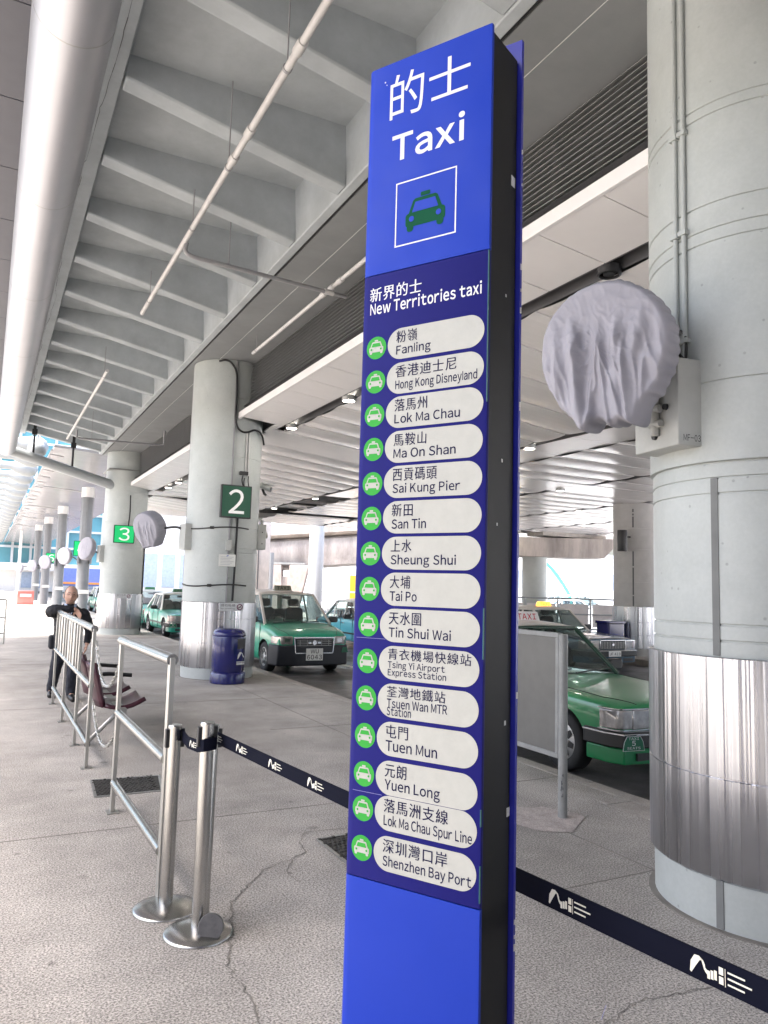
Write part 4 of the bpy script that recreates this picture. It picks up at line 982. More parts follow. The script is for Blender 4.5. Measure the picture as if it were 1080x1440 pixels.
# ------------------------------------------------------------ bench seats
t = thing('airport_bench', 'pair of maroon moulded seats behind the far barrier', 'bench', (1.10, 8.5, 0))
for yk in (8.35, 9.25):
    yy = yk-8.75
    b = MB()
    def back(u, v):
        y = yy+(u-.5)*.5*(1-.25*v*v); z = .36+v*.42; x = -.02-.10*v-.05*(2*u-1)**2*-1-.04; return (x, y, z)
    b.grid(back, 8, 6); b.build('seat_back', pinkgrey_m if yk < 8 else maroon_m, t, smooth=60, solid=.035)
    b = MB()
    def pan(u, v):
        return (.02+v*.36, yy+(u-.5)*.5, .40+.05*v-.05*math.sin(math.pi*v)-.02*(1-(2*u-1)**2))
    b.grid(pan, 8, 6); b.build('seat_pan', maroon_m, t, smooth=60, solid=.04)
    b = MB(); b.tube(bez([(.0, yy+.3, .42), (.0, yy+.3, .58), (.08, yy+.3, .62), (.34, yy+.3, .6)], 6), .022, 8); b.build('armrest', black_m, t)
b = MB(); b.box((.12, -.75, .30), (.20, .85, .36)); b.build('beam', metalgrey_m, t)
for y in (-.6, .7):
    b = MB(); b.tube([(.16, y, .32), (-.14, y, .02)], .022, 8); b.build('leg', metalgrey_m, t)
    b = MB(); b.tube([(.16, y, .32), (.42, y, .02)], .022, 8); b.build('leg', metalgrey_m, t)

# ------------------------------------------------------------ vehicles
def loft(stations, secfn, name, mat, parent, sub=2):
    b = MB(); n = None; rows = []
    for st in stations:
        h = secfn(*st[1:]); ring = h+[(-x, z) for x, z in reversed(h[1:-1])]
        rows.append([(x, st[0], z) for x, z in ring]); n = len(ring)
    vs = [v for r_ in rows for v in r_]; fs = []
    for i in range(len(rows)-1):
        for k in range(n): fs.append((i*n+k, i*n+(k+1) % n, (i+1)*n+(k+1) % n, (i+1)*n+k))
    fs.append(tuple(range(n))); fs.append(tuple((len(rows)-1)*n+k for k in range(n-1, -1, -1)))
    b.add(vs, fs); return b.build(name, mat, parent, smooth=180, subsurf=sub)
def wheel(parent, x, y, r, wd, side):
    h = thing_part('wheel', parent, (x, y, r))
    b = MB(); b.lathe([(r*.62, -wd/2+.01), (r*.80, -wd/2-.005), (r*.95, -wd/2+.008), (r, -wd/2+.03), (r, wd/2-.03), (r*.95, wd/2-.008), (r*.80, wd/2+.005), (r*.62, wd/2-.01)], 40, (0, 0, 0), (1, 0, 0)); ty = b.build('tyre', rubber_m, h, smooth=50)
    b = MB(); s = side*(wd/2-.02)
    b.lathe([(r*.63, -.06), (r*.64, .01), (r*.60, .012), (r*.57, -.01), (r*.20, .005), (r*.17, .015), (0, .017)], 32, (s, 0, 0), (side, 0, 0)); b.build('rim', rim_m, h, smooth=40)
    b = MB()
    for k in range(7):
        a = 2*math.pi*k/7; m = Matrix.Translation(V((s, 0, 0))) @ Matrix.Rotation(a, 4, 'X'); b.prism([(-.12*r, .28*r), (.12*r, .28*r), (.08*r, .53*r), (-.08*r, .53*r)], .0, .006, m @ Matrix(((0,0,side,0),(1,0,0,0),(0,1,0,0),(0,0,0,1))))
    b.build('rim_slot', black_m, h, smooth=0); return h
def thing_part(name, parent, loc):
    o = bpy.data.objects.new(name, None); COL.objects.link(o); o.parent = parent; o.location = loc; o.empty_display_size = .1; return o
def sec(w_, zb, zt, crown=.018):
    return [(0, zb), (w_*.80, zb), (w_*.95, zb+.05), (w_*.99, zb+(zt-zb)*.35), (w_, zb+(zt-zb)*.62), (w_*.985, zt-.045), (w_*.93, zt-.004), (w_*.5, zt+crown*.75), (0, zt+crown)]
def lerp(a, b_, t): return a+(b_-a)*t
def quadpatch(b, p00, p10, p11, p01, bulge=(0, 0, 0), nu=8, nv=5):
    P = [V(p) for p in (p00, p10, p11, p01)]; B_ = V(bulge)
    b.grid(lambda u, v: tuple(P[0].lerp(P[1], u).lerp(P[3].lerp(P[2], u), v)+B_*(4*u*(1-u))*(1 if True else v)), nu, nv)
def car(loc, label, colour, roof_col, kind='sedan', lamp='TAXI', lamp_mat=None, plate='WU 6043', rz=0, group='taxis in the taxi lanes', detail=True, seats_plate=True, cat='taxi'):
    t = thing('taxi' if cat == 'taxi' else 'parked_car', label, cat, loc, rz, group)
    if kind == 'sedan':
        L, W, wb0, wb1, wr = 4.35, .79, .76, 3.27, .288
        st = [(0, .66, .29, .69), (.05, .73, .24, .725), (.3, .775, .19, .755), (.8, .79, .17, .78), (1.35, .79, .17, .81), (1.6, .79, .17, .815), (2.4, .79, .17, .81), (3.5, .79, .17, .815), (3.75, .785, .17, .82), (4.1, .77, .2, .80), (4.3, .74, .25, .75), (4.35, .68, .30, .70)]
        g = dict(f0=1.50, f1=2.06, r1=3.12, r0=3.72, zb=.815, zr=1.30, wb=.705, wr=.56, crown=.055, b=2.42, c=3.12)
    else:
        L, W, wb0, wb1, wr = 4.05, .78, .74, 3.25, .295
        st = [(0, .64, .24, .70), (.05, .72, .20, .76), (.22, .765, .17, .83), (.6, .78, .16, .90), (.95, .78, .16, .945), (1.2, .78, .16, .95), (2.4, .78, .16, .96), (3.4, .78, .16, .97), (3.85, .77, .2, .97), (4.0, .74, .25, .95), (4.05, .68, .3, .92)]
        g = dict(f0=.88, f1=1.62, r1=3.72, r0=3.98, zb=.935, zr=1.52, wb=.715, wr=.60, crown=.06, b=2.15, c=3.2)
    body = loft(st, sec, 'body', [colour], t, 2); body.data = evaluated(body); body.modifiers.clear()
    cut = []
    for yy in (wb0, wb1):
        for s in (-1, 1):
            b = MB(); b.lathe([(wr*1.17, -.14), (wr*1.17, .14)], 40, (s*(W-.08), yy, wr), (1, 0, 0), caps=True); cut.append(b.build('cut', black_m))
            cut[-1].location = t.location; cut[-1].rotation_euler = t.rotation_euler
    bpy.context.view_layer.update(); boolean_cut(body, cut)
    for yy in (wb0, wb1):
        for s in (-1, 1): wheel(t, s*(W-.105), yy, wr, .19, s)
    from mathutils.bvhtree import BVHTree
    bvh = BVHTree.FromPolygons([v.co for v in body.data.vertices], [tuple(p_.vertices) for p_ in body.data.polygons])
    def drape(pts, wd=.007):
        P_ = []
        for k in range(len(pts)-1):
            for q in range(10): P_.append(V((*pts[k], 2)).lerp(V((*pts[k+1], 2)), q/10))
        P_.append(V((*pts[-1], 2))); out = []
        for q in P_:
            h = bvh.ray_cast(q, V((0, 0, -1)))
            if h[0] is not None: out.append(h[0]+V((0, 0, .001)))
        bb = MB()
        if len(out) > 1: bb.tube(out, wd/2, 6)
        return bb
    hx = W*.80
    drape([(-hx*.80, .05), (-hx, .35), (-hx, g['f0']-.12), (-hx*.86, g['f0']-.04), (hx*.86, g['f0']-.04), (hx, g['f0']-.12), (hx, .35), (hx*.80, .05)], .008).build('hood_seam', black_m, t)
    # roof and pillars
    zb, zr, cr = g['zb'], g['zr'], g['crown']
    def roof_pt(u, v):
        x = (2*u-1); y = lerp(g['f1'], g['r1'], v); hw = g['wr']*(1-.03*(2*v-1)**2); z = zr+cr*(1-x*x)*(1-.35*(2*v-1)**4)-.012*(2*v-1)**2
        return (x*hw, y, z)
    b = MB(); b.grid(roof_pt, 12, 10); roof = b.build('roof', roof_col, t, smooth=180, solid=-.03)
    b = MB()
    for s in (-1, 1):
        A0, A1 = V((s*g['wb'], g['f0'], zb-.01)), V((s*g['wr'], g['f1'], zr-.005)); Cc0, Cc1 = V((s*g['wb'], g['r0'], zb-.01)), V((s*g['wr'], g['r1'], zr-.005))
        b.bar(A0, A1, .055, .045); b.bar(Cc0, Cc1, .10 if kind == 'sedan' else .12, .05); b.bar(A1, Cc1, .04, .05)
        for yy, wd in ((g['b'], .06), (g['c'], .07)):
            q0 = V((s*g['wb'], yy-.03, zb-.01)); q1 = V((s*g['wr'], yy+.03, zr-.005)); b.bar(q0, q1, .03, wd, up=(0, 1, 0))
    b.bar((-g['wr'], g['f1'], zr+.0), (g['wr'], g['f1'], zr+.0), .05, .04); b.bar((-g['wr'], g['r1'], zr), (g['wr'], g['r1'], zr), .05, .04)
    b.build('pillars', M('pillar_dark_green', (.004, .04, .018), .3) if kind == 'sedan' and detail and lamp_mat is None and seats_plate else roof_col, t, bevel=.012)
    b = MB(); quadpatch(b, (-g['wb']+.02, g['f0'], zb), (g['wb']-.02, g['f0'], zb), (g['wr']-.02, g['f1'], zr), (-g['wr']+.02, g['f1'], zr), (0, -.05, .0)); b.build('windscreen', carglass_m, t, smooth=180)
    b = MB(); quadpatch(b, (-g['wb']+.03, g['r0'], zb), (g['wb']-.03, g['r0'], zb), (g['wr']-.03, g['r1'], zr), (-g['wr']+.03, g['r1'], zr), (0, .03, .0)); b.build('rear_window', carglass_m, t, smooth=180)
    for s in (-1, 1):
        for ya0, ya1, yb0, yb1 in ((g['f0']+.06, g['f1']+.03, g['b']-.03, g['b']), (g['b']+.02, g['b']+.06, g['c']-.03, g['c']), (g['c']+.03, g['c']+.04, g['r0']-.08, g['r1']-.03)):
            if yb0-ya0 < .1: continue
            b = MB(); quadpatch(b, (s*(g['wb']-.002), ya0, zb), (s*(g['wb']-.002), yb0, zb), (s*(g['wr']-.002), yb1, zr-.01), (s*(g['wr']-.002), ya1, zr-.01), (s*.01, 0, 0), 4, 4); b.build('side_window', carglass_m, t, smooth=180)
    # interior
    b = MB(); b.box((-.66, g['f0']+.05, zb-.12), (.66, g['f0']+.4, zb-.01)); b.box((-.68, g['f0']+.1, zb-.3), (.68, g['r0']-.1, zb-.2))
    for s in (-1, 1):
        b.prism(rrect(-.20, 0, .20, .52, .08), -.05, .05, frame_mtx((s*.33, g['f0']+1.05, zb-.22), (1, 0, 0), (0, .22, 1))); b.prism(rrect(-.12, 0, .12, .16, .05), -.04, .04, frame_mtx((s*.33, g['f0']+1.17, zb+.32), (1, 0, 0), (0, .2, 1)))
    b.box((-.6, g['r0']-.75, zb-.22), (.6, g['r0']-.6, zb+.22)); b.build('seats', seatdark_m, t, bevel=.02)
    b = MB(); b.lathe([(.17, -.012), (.18, 0), (.17, .012), (.155, 0), (.17, -.012)], 20, (-.33, g['f0']+.42, zb+.04), (0, 1, .5)); b.build('steering_wheel', black_m, t)
    b = MB(); b.cbox((0, g['f1']+.02, zr-.07), (.2, .03, .06)); b.build('mirror', black_m, t)
    # front end
    if kind == 'sedan':
        b = MB(); pl = [(-.36, -.012), (.36, -.012), (.36, .05), (-.36, .05)]; b.prism(pl, .50, .685); gr = b.build('grille', black_m, t, bevel=.01)
        b = MB()
        for k in range(6): b.cbox((0, -.014, .522+k*.025), (.68, .012, .005))
        for k in range(9): b.cbox((-.32+k*.08, -.013, .59), (.006, .012, .15))
        b.build('grille_bars', metalgrey_m, gr)
        b = MB(); b.cbox((0, -.018, .695), (.74, .03, .022)); b.cbox((-.365, -.016, .60), (.014, .02, .19)); b.cbox((.365, -.016, .60), (.014, .02, .19)); b.prism(circle(0, .60, .035, 16), -.03, -.02, Matrix(((1,0,0,0),(0,0,1,0),(0,1,0,0),(0,0,0,1)))); b.build('grille_trim', chrome_m, gr, bevel=.004)
        for s in (-1, 1):
            m = Matrix.Scale(s, 4, V((1, 0, 0)))
            b = MB(); b.prism([(.38, -.008), (.60, .004), (.60, .06), (.38, .06)], .505, .682, m); hd = b.build('headlight', lampglass_m, t, bevel=.012)
            b = MB(); b.prism([(.602, .004), (.70, .022), (.75, .065), (.785, .24), (.74, .24), (.602, .08)], .51, .678, m); b.build('indicator', lampglass_m if kind == 'sedan' and detail and lamp_mat is None and seats_plate else amber_m, hd, bevel=.01)
            b = MB(); b.prism([(.374, -.004), (.69, .016), (.755, .07), (.791, .25), (.73, .25), (.374, .06)], .494, .504, m); b.prism([(.374, -.004), (.69, .016), (.755, .07), (.791, .25), (.73, .25), (.374, .06)], .683, .692, m); b.build('lamp_bezel', chrome_m, hd)
        for z0, z1, mt, dx, nm in ((.345, .49, black_m, .0, 'bumper'), (.462, .476, chrome_m, .004, 'bumper_strip')):
            b = MB(); o = [(-.80-dx, .44), (-.795-dx, .16), (-.73, -.02-dx), (-.45, -.065-dx), (.45, -.065-dx), (.73, -.02-dx), (.795+dx, .16), (.80+dx, .44)]; i_ = [(.74, .44), (.70, .1), (-.70, .1), (-.74, .44)]
            b.prism(o+i_, z0, z1); b.build(nm, mt, t, bevel=.015 if nm == 'bumper' else .002)
        b = MB(); o = [(-.775, .42), (-.765, .14), (-.70, .01), (-.44, -.03), (.44, -.03), (.70, .01), (.765, .14), (.775, .42)]; b.prism(o+[(.7, .42), (-.7, .42)], .20, .343); va = b.build('valance', colour, t, bevel=.012)
        b = MB(); b.box((-.58, -.034, .235), (-.30, -.0, .30)); b.box((-.24, -.036, .23), (.24, -.0, .305)); b.box((.30, -.034, .235), (.58, -.0, .30)); b.build('vent', black_m, va)
        py, pz = -.075, .405
        b = MB(); b.box((-.90*0-.18, py-.006, pz-.06), (.18, py, pz+.06)); np_ = b.build('number_plate', platewhite_m, t)
        text('lettering', plate.replace('\n', ' '), (-.16, -.03, .16, .03), black_m, np_, frame_mtx((0, py-.0075, pz), (1, 0, 0), (0, 0, 1)), offset=.01)
        if seats_plate:
            m = frame_mtx((-.66, -.058, .34), V((1, -.16, 0)), (0, 0, 1))
            b = MB(); b.prism([(-.115, 0), (.115, 0), (.10, .075), (.07, .125), (-.07, .125), (-.10, .075)], 0, .006, m); q = b.build('seats_plate', M('plate_green', (.0, .11, .05), .4), t)
            b = MB()
            op = [(-.115, 0), (.115, 0), (.10, .075), (.07, .125), (-.07, .125), (-.10, .075)]
            for i in range(6): a_, c_ = op[i], op[(i+1) % 6]; b.bar(m @ V((a_[0], a_[1], .007)), m @ V((c_[0], c_[1], .007)), .005, .003)
            b.build('plate_border', white_m, q)
            text('lettering', '5', (-.02, .043, .02, .088), white_m, q, m, depth=.0075, offset=.015); text('lettering', 'SEATS', (-.07, .012, .07, .034), white_m, q, m, depth=.0075, offset=.01); text('lettering', 'TAXI', (-.055, .095, .055, .117), white_m, q, m, depth=.0075, offset=.01)
        b = MB(); b.box((-.46, .10, .70), (.46, .2, .70)) if False else None
    else:
        b = MB(); b.prism([(-.40, -.02), (.40, -.02), (.42, .08), (-.42, .08)], .42, .70); gr = b.build('grille', black_m, t, bevel=.015)
        b = MB()
        for k in range(4): b.cbox((0, -.024, .56+k*.035), (.72, .012, .008))
        for k in range(5): b.cbox((-.3+k*.15, -.024, .612), (.008, .012, .12))
        b.build('grille_bars', metalgrey_m, gr)
        b = MB(); b.cbox((0, -.026, .712), (.86, .02, .02)); b.bar((-.42, -.026, .71), (-.39, -.026, .42), .02, .02); b.bar((.42, -.026, .71), (.39, -.026, .42), .02, .02); b.cbox((0, -.026, .415), (.78, .02, .018))
        b.prism(circle(0, .615, .045, 20), -.04, -.028, Matrix(((1,0,0,0),(0,0,1,0),(0,1,0,0),(0,0,0,1)))); b.cbox((-.1, -.028, .615), (.06, .01, .035)); b.cbox((.1, -.028, .615), (.06, .01, .035)); b.build('grille_trim', chrome_m, gr)
        for s in (-1, 1):
            m = Matrix.Scale(s, 4, V((1, 0, 0))); b = MB(); b.prism([(.435, -.005), (.66, .02), (.74, .12), (.772, .34), (.72, .34), (.435, .1)], .575, .735, m); hd = b.build('headlight', lampglass_m, t, bevel=.02)
            b = MB(); b.prism([(.50, .0), (.60, .008), (.60, .05), (.5, .05)], .62, .69, m); b.build('lamp_bezel', chrome_m, hd)
        b = MB(); o = [(-.79, .44), (-.785, .2), (-.73, .03), (-.42, -.03), (.42, -.03), (.73, .03), (.785, .2), (.79, .44)]; b.prism(o+[(.70, .44), (.66, .1), (-.66, .1), (-.70, .44)], .17, .572); b.build('bumper', M('bumper_blue_black', (.012, .013, .02), .4), t, bevel=.03)
        py, pz = -.04, .40
        b = MB(); b.box((-.175, py-.006, pz-.125), (.175, py, pz+.105)); np_ = b.build('number_plate', platewhite_m, t)
        text('lettering', 'WU', (-.085, .01, .085, .09), black_m, np_, frame_mtx((0, py-.0075, pz), (1, 0, 0), (0, 0, 1)), offset=.012); text('lettering', '6043', (-.155, -.105, .155, -.015), black_m, np_, frame_mtx((0, py-.0075, pz), (1, 0, 0), (0, 0, 1)), offset=.012)
        m = frame_mtx((.66, .0, .42), (1, .2, 0), (0, 0, 1)); b = MB(); b.prism([(-.08, 0), (.08, 0), (.05, .1), (-.05, .1)], 0, .006, m); b.build('seats_plate', M('plate_green', (.0, .11, .05), .4), t)
    # wipers, mirrors, door lines, handles, side strip
    b = MB()
    for x0, x1 in ((-.55, .02), (.05, .60)): b.bar((x0, g['f0']-.03, zb+.02), (x1, g['f0']+.02, zb+.06), .018, .012)
    b.build('wiper', black_m, t)
    for s in (-1, 1):
        b = MB(); yy = g['f0']+.26; b.prism(rrect(-.10, -.06, .10, .06, .04), -.04, .05, frame_mtx((s*(W+.11), yy, zb+.075), (1, 0, 0), (0, 0, 1))); b.bar((s*(W-.06), yy+.02, zb+.03), (s*(W+.06), yy, zb+.05), .05, .03); b.build('wing_mirror', black_m, t, bevel=.02)
        b = MB()
        for yy in (g['f0']+.12, g['b'], g['c']+.05): b.cbox((s*(W-.004), yy, (zb+.2)/2+.03), (.012, .008, zb-.28))
        b.build('door_seam', black_m, t)
        b = MB()
        for yy in (g['b']-.18, g['c']-.14): b.cbox((s*(W+.004), yy, zb-.12), (.022, .15, .028))
        b.build('door_handle', chrome_m, t, bevel=.006)
        if kind == 'sedan': b = MB(); b.box((s*(W-.003)-.008, .98, .40), (s*(W-.003)+.008, 2.95, .445)); b.build('side_strip', black_m, t, bevel=.004)
        b = MB(); b.box((s*W*.62 if s > 0 else -W*.92, L-.04, zb-.22), (W*.92 if s > 0 else -W*.62, L+.01, zb-.06)); b.build('tail_light', redlamp_m, t, bevel=.01)
    b = MB(); b.prism([(-.78, L-.35), (-.74, L+.03), (.74, L+.03), (.78, L-.35)], .28, .43); b.build('bumper', black_m, t, bevel=.02)
    # roof lamp
    ly = g['f1']+.28; lz = zr+cr-.005
    lm = thing_part('roof_lamp', t, (0, ly, lz))
    b = MB(); b.add([(-.20,-.06,.02),(.20,-.06,.02),(.20,.08,.02),(-.20,.08,.02),(-.18,-.03,.13),(.18,-.03,.13),(.18,.05,.13),(-.18,.05,.13)], [(0,3,2,1),(4,5,6,7),(0,1,5,4),(1,2,6,5),(2,3,7,6),(3,0,4,7)]); lb = b.build('lamp_case', lamp_mat or platewhite_m, lm, bevel=.01)
    b = MB(); b.cbox((0, .01, .01), (.44, .17, .022)); b.build('lamp_foot', chip_m, lm, bevel=.004)
    if detail:
        text('lettering', 'TAXI', (-.14, .012, .14, .085), taxired_m if lamp_mat is None else black_m, lm, frame_mtx((0, -.0605, .025), (1, 0, 0), (0, .26, 1)), offset=.014)
    return t
green_m = M('taxi_green', (.006, .22, .07), .28, var=.03, coat=.8)
litgreen_m = M('taxi_green_lit_copy', (.025, .36, .25), .28, var=.03, coat=.8)  # taxi green again, with the bright light on it put into the colour
aqua_m = M('taxi_sky_blue', (.11, .5, .62), .28, var=.03, coat=.8)
dkblue_m = M('taxi_slate_blue', (.05, .09, .13), .25, var=.05, coat=.8)
roof_m = M('taxi_roof_silver', (.60, .55, .50), .35, var=.03, metal=.2, coat=.3)
roofw_m = M('taxi_roof_white', (.72, .72, .70), .35, var=.03, coat=.3)
green_lamp = M('lamp_green', (.05, .18, .09), .4)
car((5.88, 5.11, RZ), 'green saloon taxi with a 5 seats plate beside the nearest column', green_m, roof_m, plate='LB 2578')
car((5.76, 13.80, RZ), 'tall green van taxi with plate WU 6043 behind the second column', M('van_green', (.008, .33, .19), .28, var=.03, coat=.8), roof_m, kind='van', lamp_mat=M('lamp_olive', (.2, .2, .14), .4))
car((12.4, 12.6, RZ), 'slate blue taxi with a lit orange roof lamp in the far lane', dkblue_m, roof_m, lamp_mat=orange_m, seats_plate=False, plate='JF 419')
car((9.85, 17.4, RZ), 'light blue taxi partly hidden left of the sign', aqua_m, roofw_m, seats_plate=False, plate='KT 861')
car((5.75, 23.3, RZ), 'green saloon taxi between the second and third columns', litgreen_m, roofw_m, lamp_mat=green_lamp, plate='EA 337')
car((5.8, 28.6, RZ), 'green taxi queued right behind the third column', litgreen_m, roofw_m, lamp_mat=green_lamp, plate='PN 902', detail=False)
car((5.75, 34.4, RZ), 'green taxi left of the third column behind the man', litgreen_m, roofw_m, lamp_mat=green_lamp, plate='SB 118', detail=False)
car((5.8, 40.2, RZ), 'farthest green taxi behind the man in the queue', litgreen_m, roofw_m, lamp_mat=green_lamp, plate='RX 264', detail=False)

# ------------------------------------------------------------ leaning man
def rings_mesh(b, rings, n=28):
    vs = []; fs = []
    for (x, y, z), rx, ry in rings:
        vs += [(x+rx*math.cos(2*math.pi*k/n), y+ry*math.sin(2*math.pi*k/n), z) for k in range(n)]
    for i in range(len(rings)-1):
        for k in range(n): fs.append((i*n+k, i*n+(k+1) % n, (i+1)*n+(k+1) % n, (i+1)*n+k))
    fs += [tuple(range(n-1, -1, -1)), tuple((len(rings)-1)*n+k for k in range(n))]
    b.add(vs, fs)
def ball(b, c, r, axis=(0, 0, 1), n=16):
    prof = [(max(.0005, math.sin(math.pi*k/8))*r[0], -math.cos(math.pi*k/8)*r[2]) for k in range(9)]
    q = MB(); q.lathe(prof, n); ry = r[1]/r[0]
    m = Matrix.Translation(V(c)) @ V(axis).to_track_quat('Z', 'Y').to_matrix().to_4x4()
    b.add([m @ V((v[0], v[1]*ry, v[2])) for v in q.v], q.f)
def limb(b, pts, rad, n=16, per=6):
    P = bez(pts, per); m_ = len(P)-1; rr = []
    for i in range(len(P)):
        u = i/m_*(len(rad)-1); k = min(int(u), len(rad)-2); rr.append(lerp_(rad[k], rad[k+1], u-k))
    b.tube(P, rr, n); ball(b, P[0], (rr[0],)*3); ball(b, P[-1], (rr[-1],)*3)
def lerp_(a, b_, t): return a+(b_-a)*t
def remeshed(b, name, mat, parent, voxel, smooth=3, wr=0, wsc=14):
    o = b.build(name, mat); md = o.modifiers.new('r', 'REMESH'); md.mode = 'VOXEL'; md.voxel_size = voxel; md.use_smooth_shade = True
    md = o.modifiers.new('s', 'SMOOTH'); md.iterations = smooth; md.factor = .5
    me = evaluated(o); o.modifiers.clear(); o.data = me; me.materials.clear(); me.materials.append(mat)
    if wr:
        for v in me.vertices: v.co += v.normal*wr*(mnoise.noise(V((v.co.x*wsc, v.co.y*wsc, v.co.z*wsc*.55)))+.5*mnoise.noise(v.co*wsc*2.3))
    for p_ in me.polygons: p_.use_smooth = True; p_.material_index = 0
    o.parent = parent; return o
MX, MY = 1.03, 10.95
man = thing('person', 'grey haired man in a dark jacket leaning on the far barrier', 'person', (MX, MY, 0))
hc = V((-.018, -.165, 1.378))
RW, LW = V((.015, -.445, 1.205)), V((.225, -.13, .745))
b = MB()
rings_mesh(b, [((0, .06, .66), .13, .10), ((0, .04, .80), .14, .105), ((-.005, .0, .95), .145, .105), ((-.01, -.05, 1.10), .15, .10), ((-.01, -.085, 1.19), .10, .075), ((-.012, -.115, 1.25), .055, .055), ((-.015, -.14, 1.32), .052, .055)])
limb(b, [(-.155, -.06, 1.15), (-.235, -.22, 1.16), (-.225, -.37, 1.205), tuple(RW)], [.055, .045, .042, .029])
limb(b, [(.155, -.055, 1.14), (.215, -.03, 1.02), (.24, -.04, .90), tuple(LW)], [.055, .045, .04, .029])
for hip, kn, an, toe in (((-.08, .06, .66), (-.115, .16, .40), (-.135, .36, .09), (-.155, .24, .035)), ((.08, .05, .66), (.075, -.03, .40), (.07, -.05, .09), (.085, -.20, .035))):
    limb(b, [hip, kn, an], [.08, .055, .038]); limb(b, [an, (lerp_(an[0], toe[0], .5), lerp_(an[1], toe[1], .5), .05), toe], [.038, .036, .028])
def hand(b, wr, d, side, nrm_, sgn=1):
    d, side, nrm_ = V(d).normalized(), V(side).normalized(), V(nrm_).normalized()
    m = Matrix((side, nrm_, d)).transposed().to_4x4(); m.translation = wr+d*.042
    q = MB(); ball(q, (0, 0, 0), (.038, .016, .050)); b.add([m @ V(v) for v in q.v], q.f)
    for i, (x, ln, cu) in enumerate(((-.027, .058, .5), (-.009, .068, .45), (.009, .064, .55), (.026, .050, .7))):
        base = m @ V((x, 0, .034)); p1 = base+d*ln*.45-nrm_*.004; p2 = p1+(d-nrm_*cu).normalized()*ln*.35; p3 = p2+(d-nrm_*cu*2).normalized()*ln*.28
        b.tube([base, p1, p2, p3], [.0095, .009, .008, .006], 8)
    base = m @ V((-.03*sgn, .0, -.018)); p1 = base-side*sgn*.022+d*.022-nrm_*.006; p2 = p1+d*.028-nrm_*.008; b.tube([base, p1, p2], [.011, .010, .007], 8)
hand(b, RW, (.62, -.25, -.74), (.55, -.5, .6), (.4, .0, .55), 1)
hand(b, LW, (-.15, -.25, -.95), (.1, -.95, .2), (.95, .1, 0), 1)
def head_pt(u, v):
    a = 2*math.pi*u; ph = math.pi*v; x = math.sin(ph)*math.sin(a); y = -math.sin(ph)*math.cos(a); z = math.cos(ph)
    sx, sy, sz = .082, .100, .122
    if z < 0: sx *= 1-.25*z*z; sy *= 1-.10*z*z
    px, py, pz = x*sx, y*sy, z*sz
    if y < -.4 and abs(x) < .35:
        if abs(z+.16) < .32: py -= .024*(1-abs(x)/.35)*(1-abs(z+.16)/.32)
        if -.66 < z < -.44: py -= .006
    if y < -.4 and .02 < z < .22 and .2 < abs(x) < .62: py += .009
    return hc+V((px, py, pz))
b.grid(head_pt, 40, 28)
for s in (-1, 1): ball(b, hc+V((s*.083, .012, -.008)), (.012, .022, .032))
remeshed(b, 'body', skin_m, man, .005, 2)
b = MB()
rings_mesh(b, [((0, .06, .64), .17, .135), ((0, .05, .74), .178, .14), ((-.003, .02, .88), .175, .135), ((-.008, -.02, 1.02), .185, .132), ((-.01, -.05, 1.11), .195, .122), ((-.01, -.075, 1.175), .17, .105), ((-.01, -.095, 1.225), .105, .088), ((-.012, -.11, 1.262), .082, .078)])
limb(b, [(-.165, -.06, 1.145), (-.245, -.22, 1.155), (-.235, -.38, 1.20), (-.02, -.44, 1.205)], [.076, .066, .062, .044])
limb(b, [(.165, -.055, 1.135), (.225, -.03, 1.02), (.25, -.04, .90), (.228, -.115, .775)], [.076, .066, .058, .044])
remeshed(b, 'jacket', jacket_m, man, .008, 2, .012, 16)
b = MB()
rings_mesh(b, [((0, .05, .58), .13, .10), ((0, .055, .66), .155, .12), ((0, .055, .76), .155, .12)])
limb(b, [(-.082, .06, .66), (-.115, .16, .40), (-.135, .355, .10)], [.098, .075, .062]); limb(b, [(.082, .05, .66), (.075, -.03, .40), (.07, -.05, .09)], [.098, .075, .062])
remeshed(b, 'trousers', trouser_m, man, .008, 2, .010, 18)
for q in (((-.135, .385, .05), (-.14, .30, .045), (-.157, .20, .034)), ((.07, -.02, .05), (.075, -.12, .045), (.087, -.24, .034))):
    b = MB(); limb(b, q, [.046, .046, .038]); b.v = [(x, y, max(.0, z)) for x, y, z in b.v]; b.build('shoe', shoe_m, man, smooth=60)
b = MB()
for s in (-1, 1): b.add([V((-.012, -.192, 1.12)), V((-.012+s*.050, -.190, 1.262)), V((-.012+s*.085, -.150, 1.275)), V((-.012+s*.055, -.195, 1.19))], [(0, 1, 2, 3)])
b.build('shirt_collar', shirt_m, man, smooth=0, solid=.014)
b = MB(); b.add([V((-.05, -.186, 1.255)), V((.026, -.186, 1.255)), V((-.012, -.19, 1.12))], [(0, 1, 2)]); b.build('shirt', M('black_undershirt', (.012, .012, .016), .8), man, smooth=0, solid=.012)
b = MB()
def hair_pt(u, v):
    a = lerp_(R(70), R(290), u); ph = lerp_(.25, 1.85, v); x = math.sin(ph)*math.sin(a); y = -math.sin(ph)*math.cos(a); z = math.cos(ph)
    q = V((x*.087, y*.106, z*.127)); q *= 1+.03*mnoise.noise(q*60); return hc+q
b.grid(hair_pt, 32, 16); b.build('hair', hair_m, man, smooth=180, solid=.008)
b = MB()
for s in (-1, 1): b.lathe([(.021, -.001), (.0225, 0), (.021, .001), (.0202, 0), (.021, -.001)], 20, hc+V((s*.031, -.106, .014)), (0, 1, 0)); b.tube([hc+V((s*.054, -.10, .016)), hc+V((s*.084, -.02, .012))], .0014, 6)
b.tube([hc+V((-.010, -.108, .016)), hc+V((.010, -.108, .016))], .0014, 6); b.build('glasses', black_m, man)
b = MB()
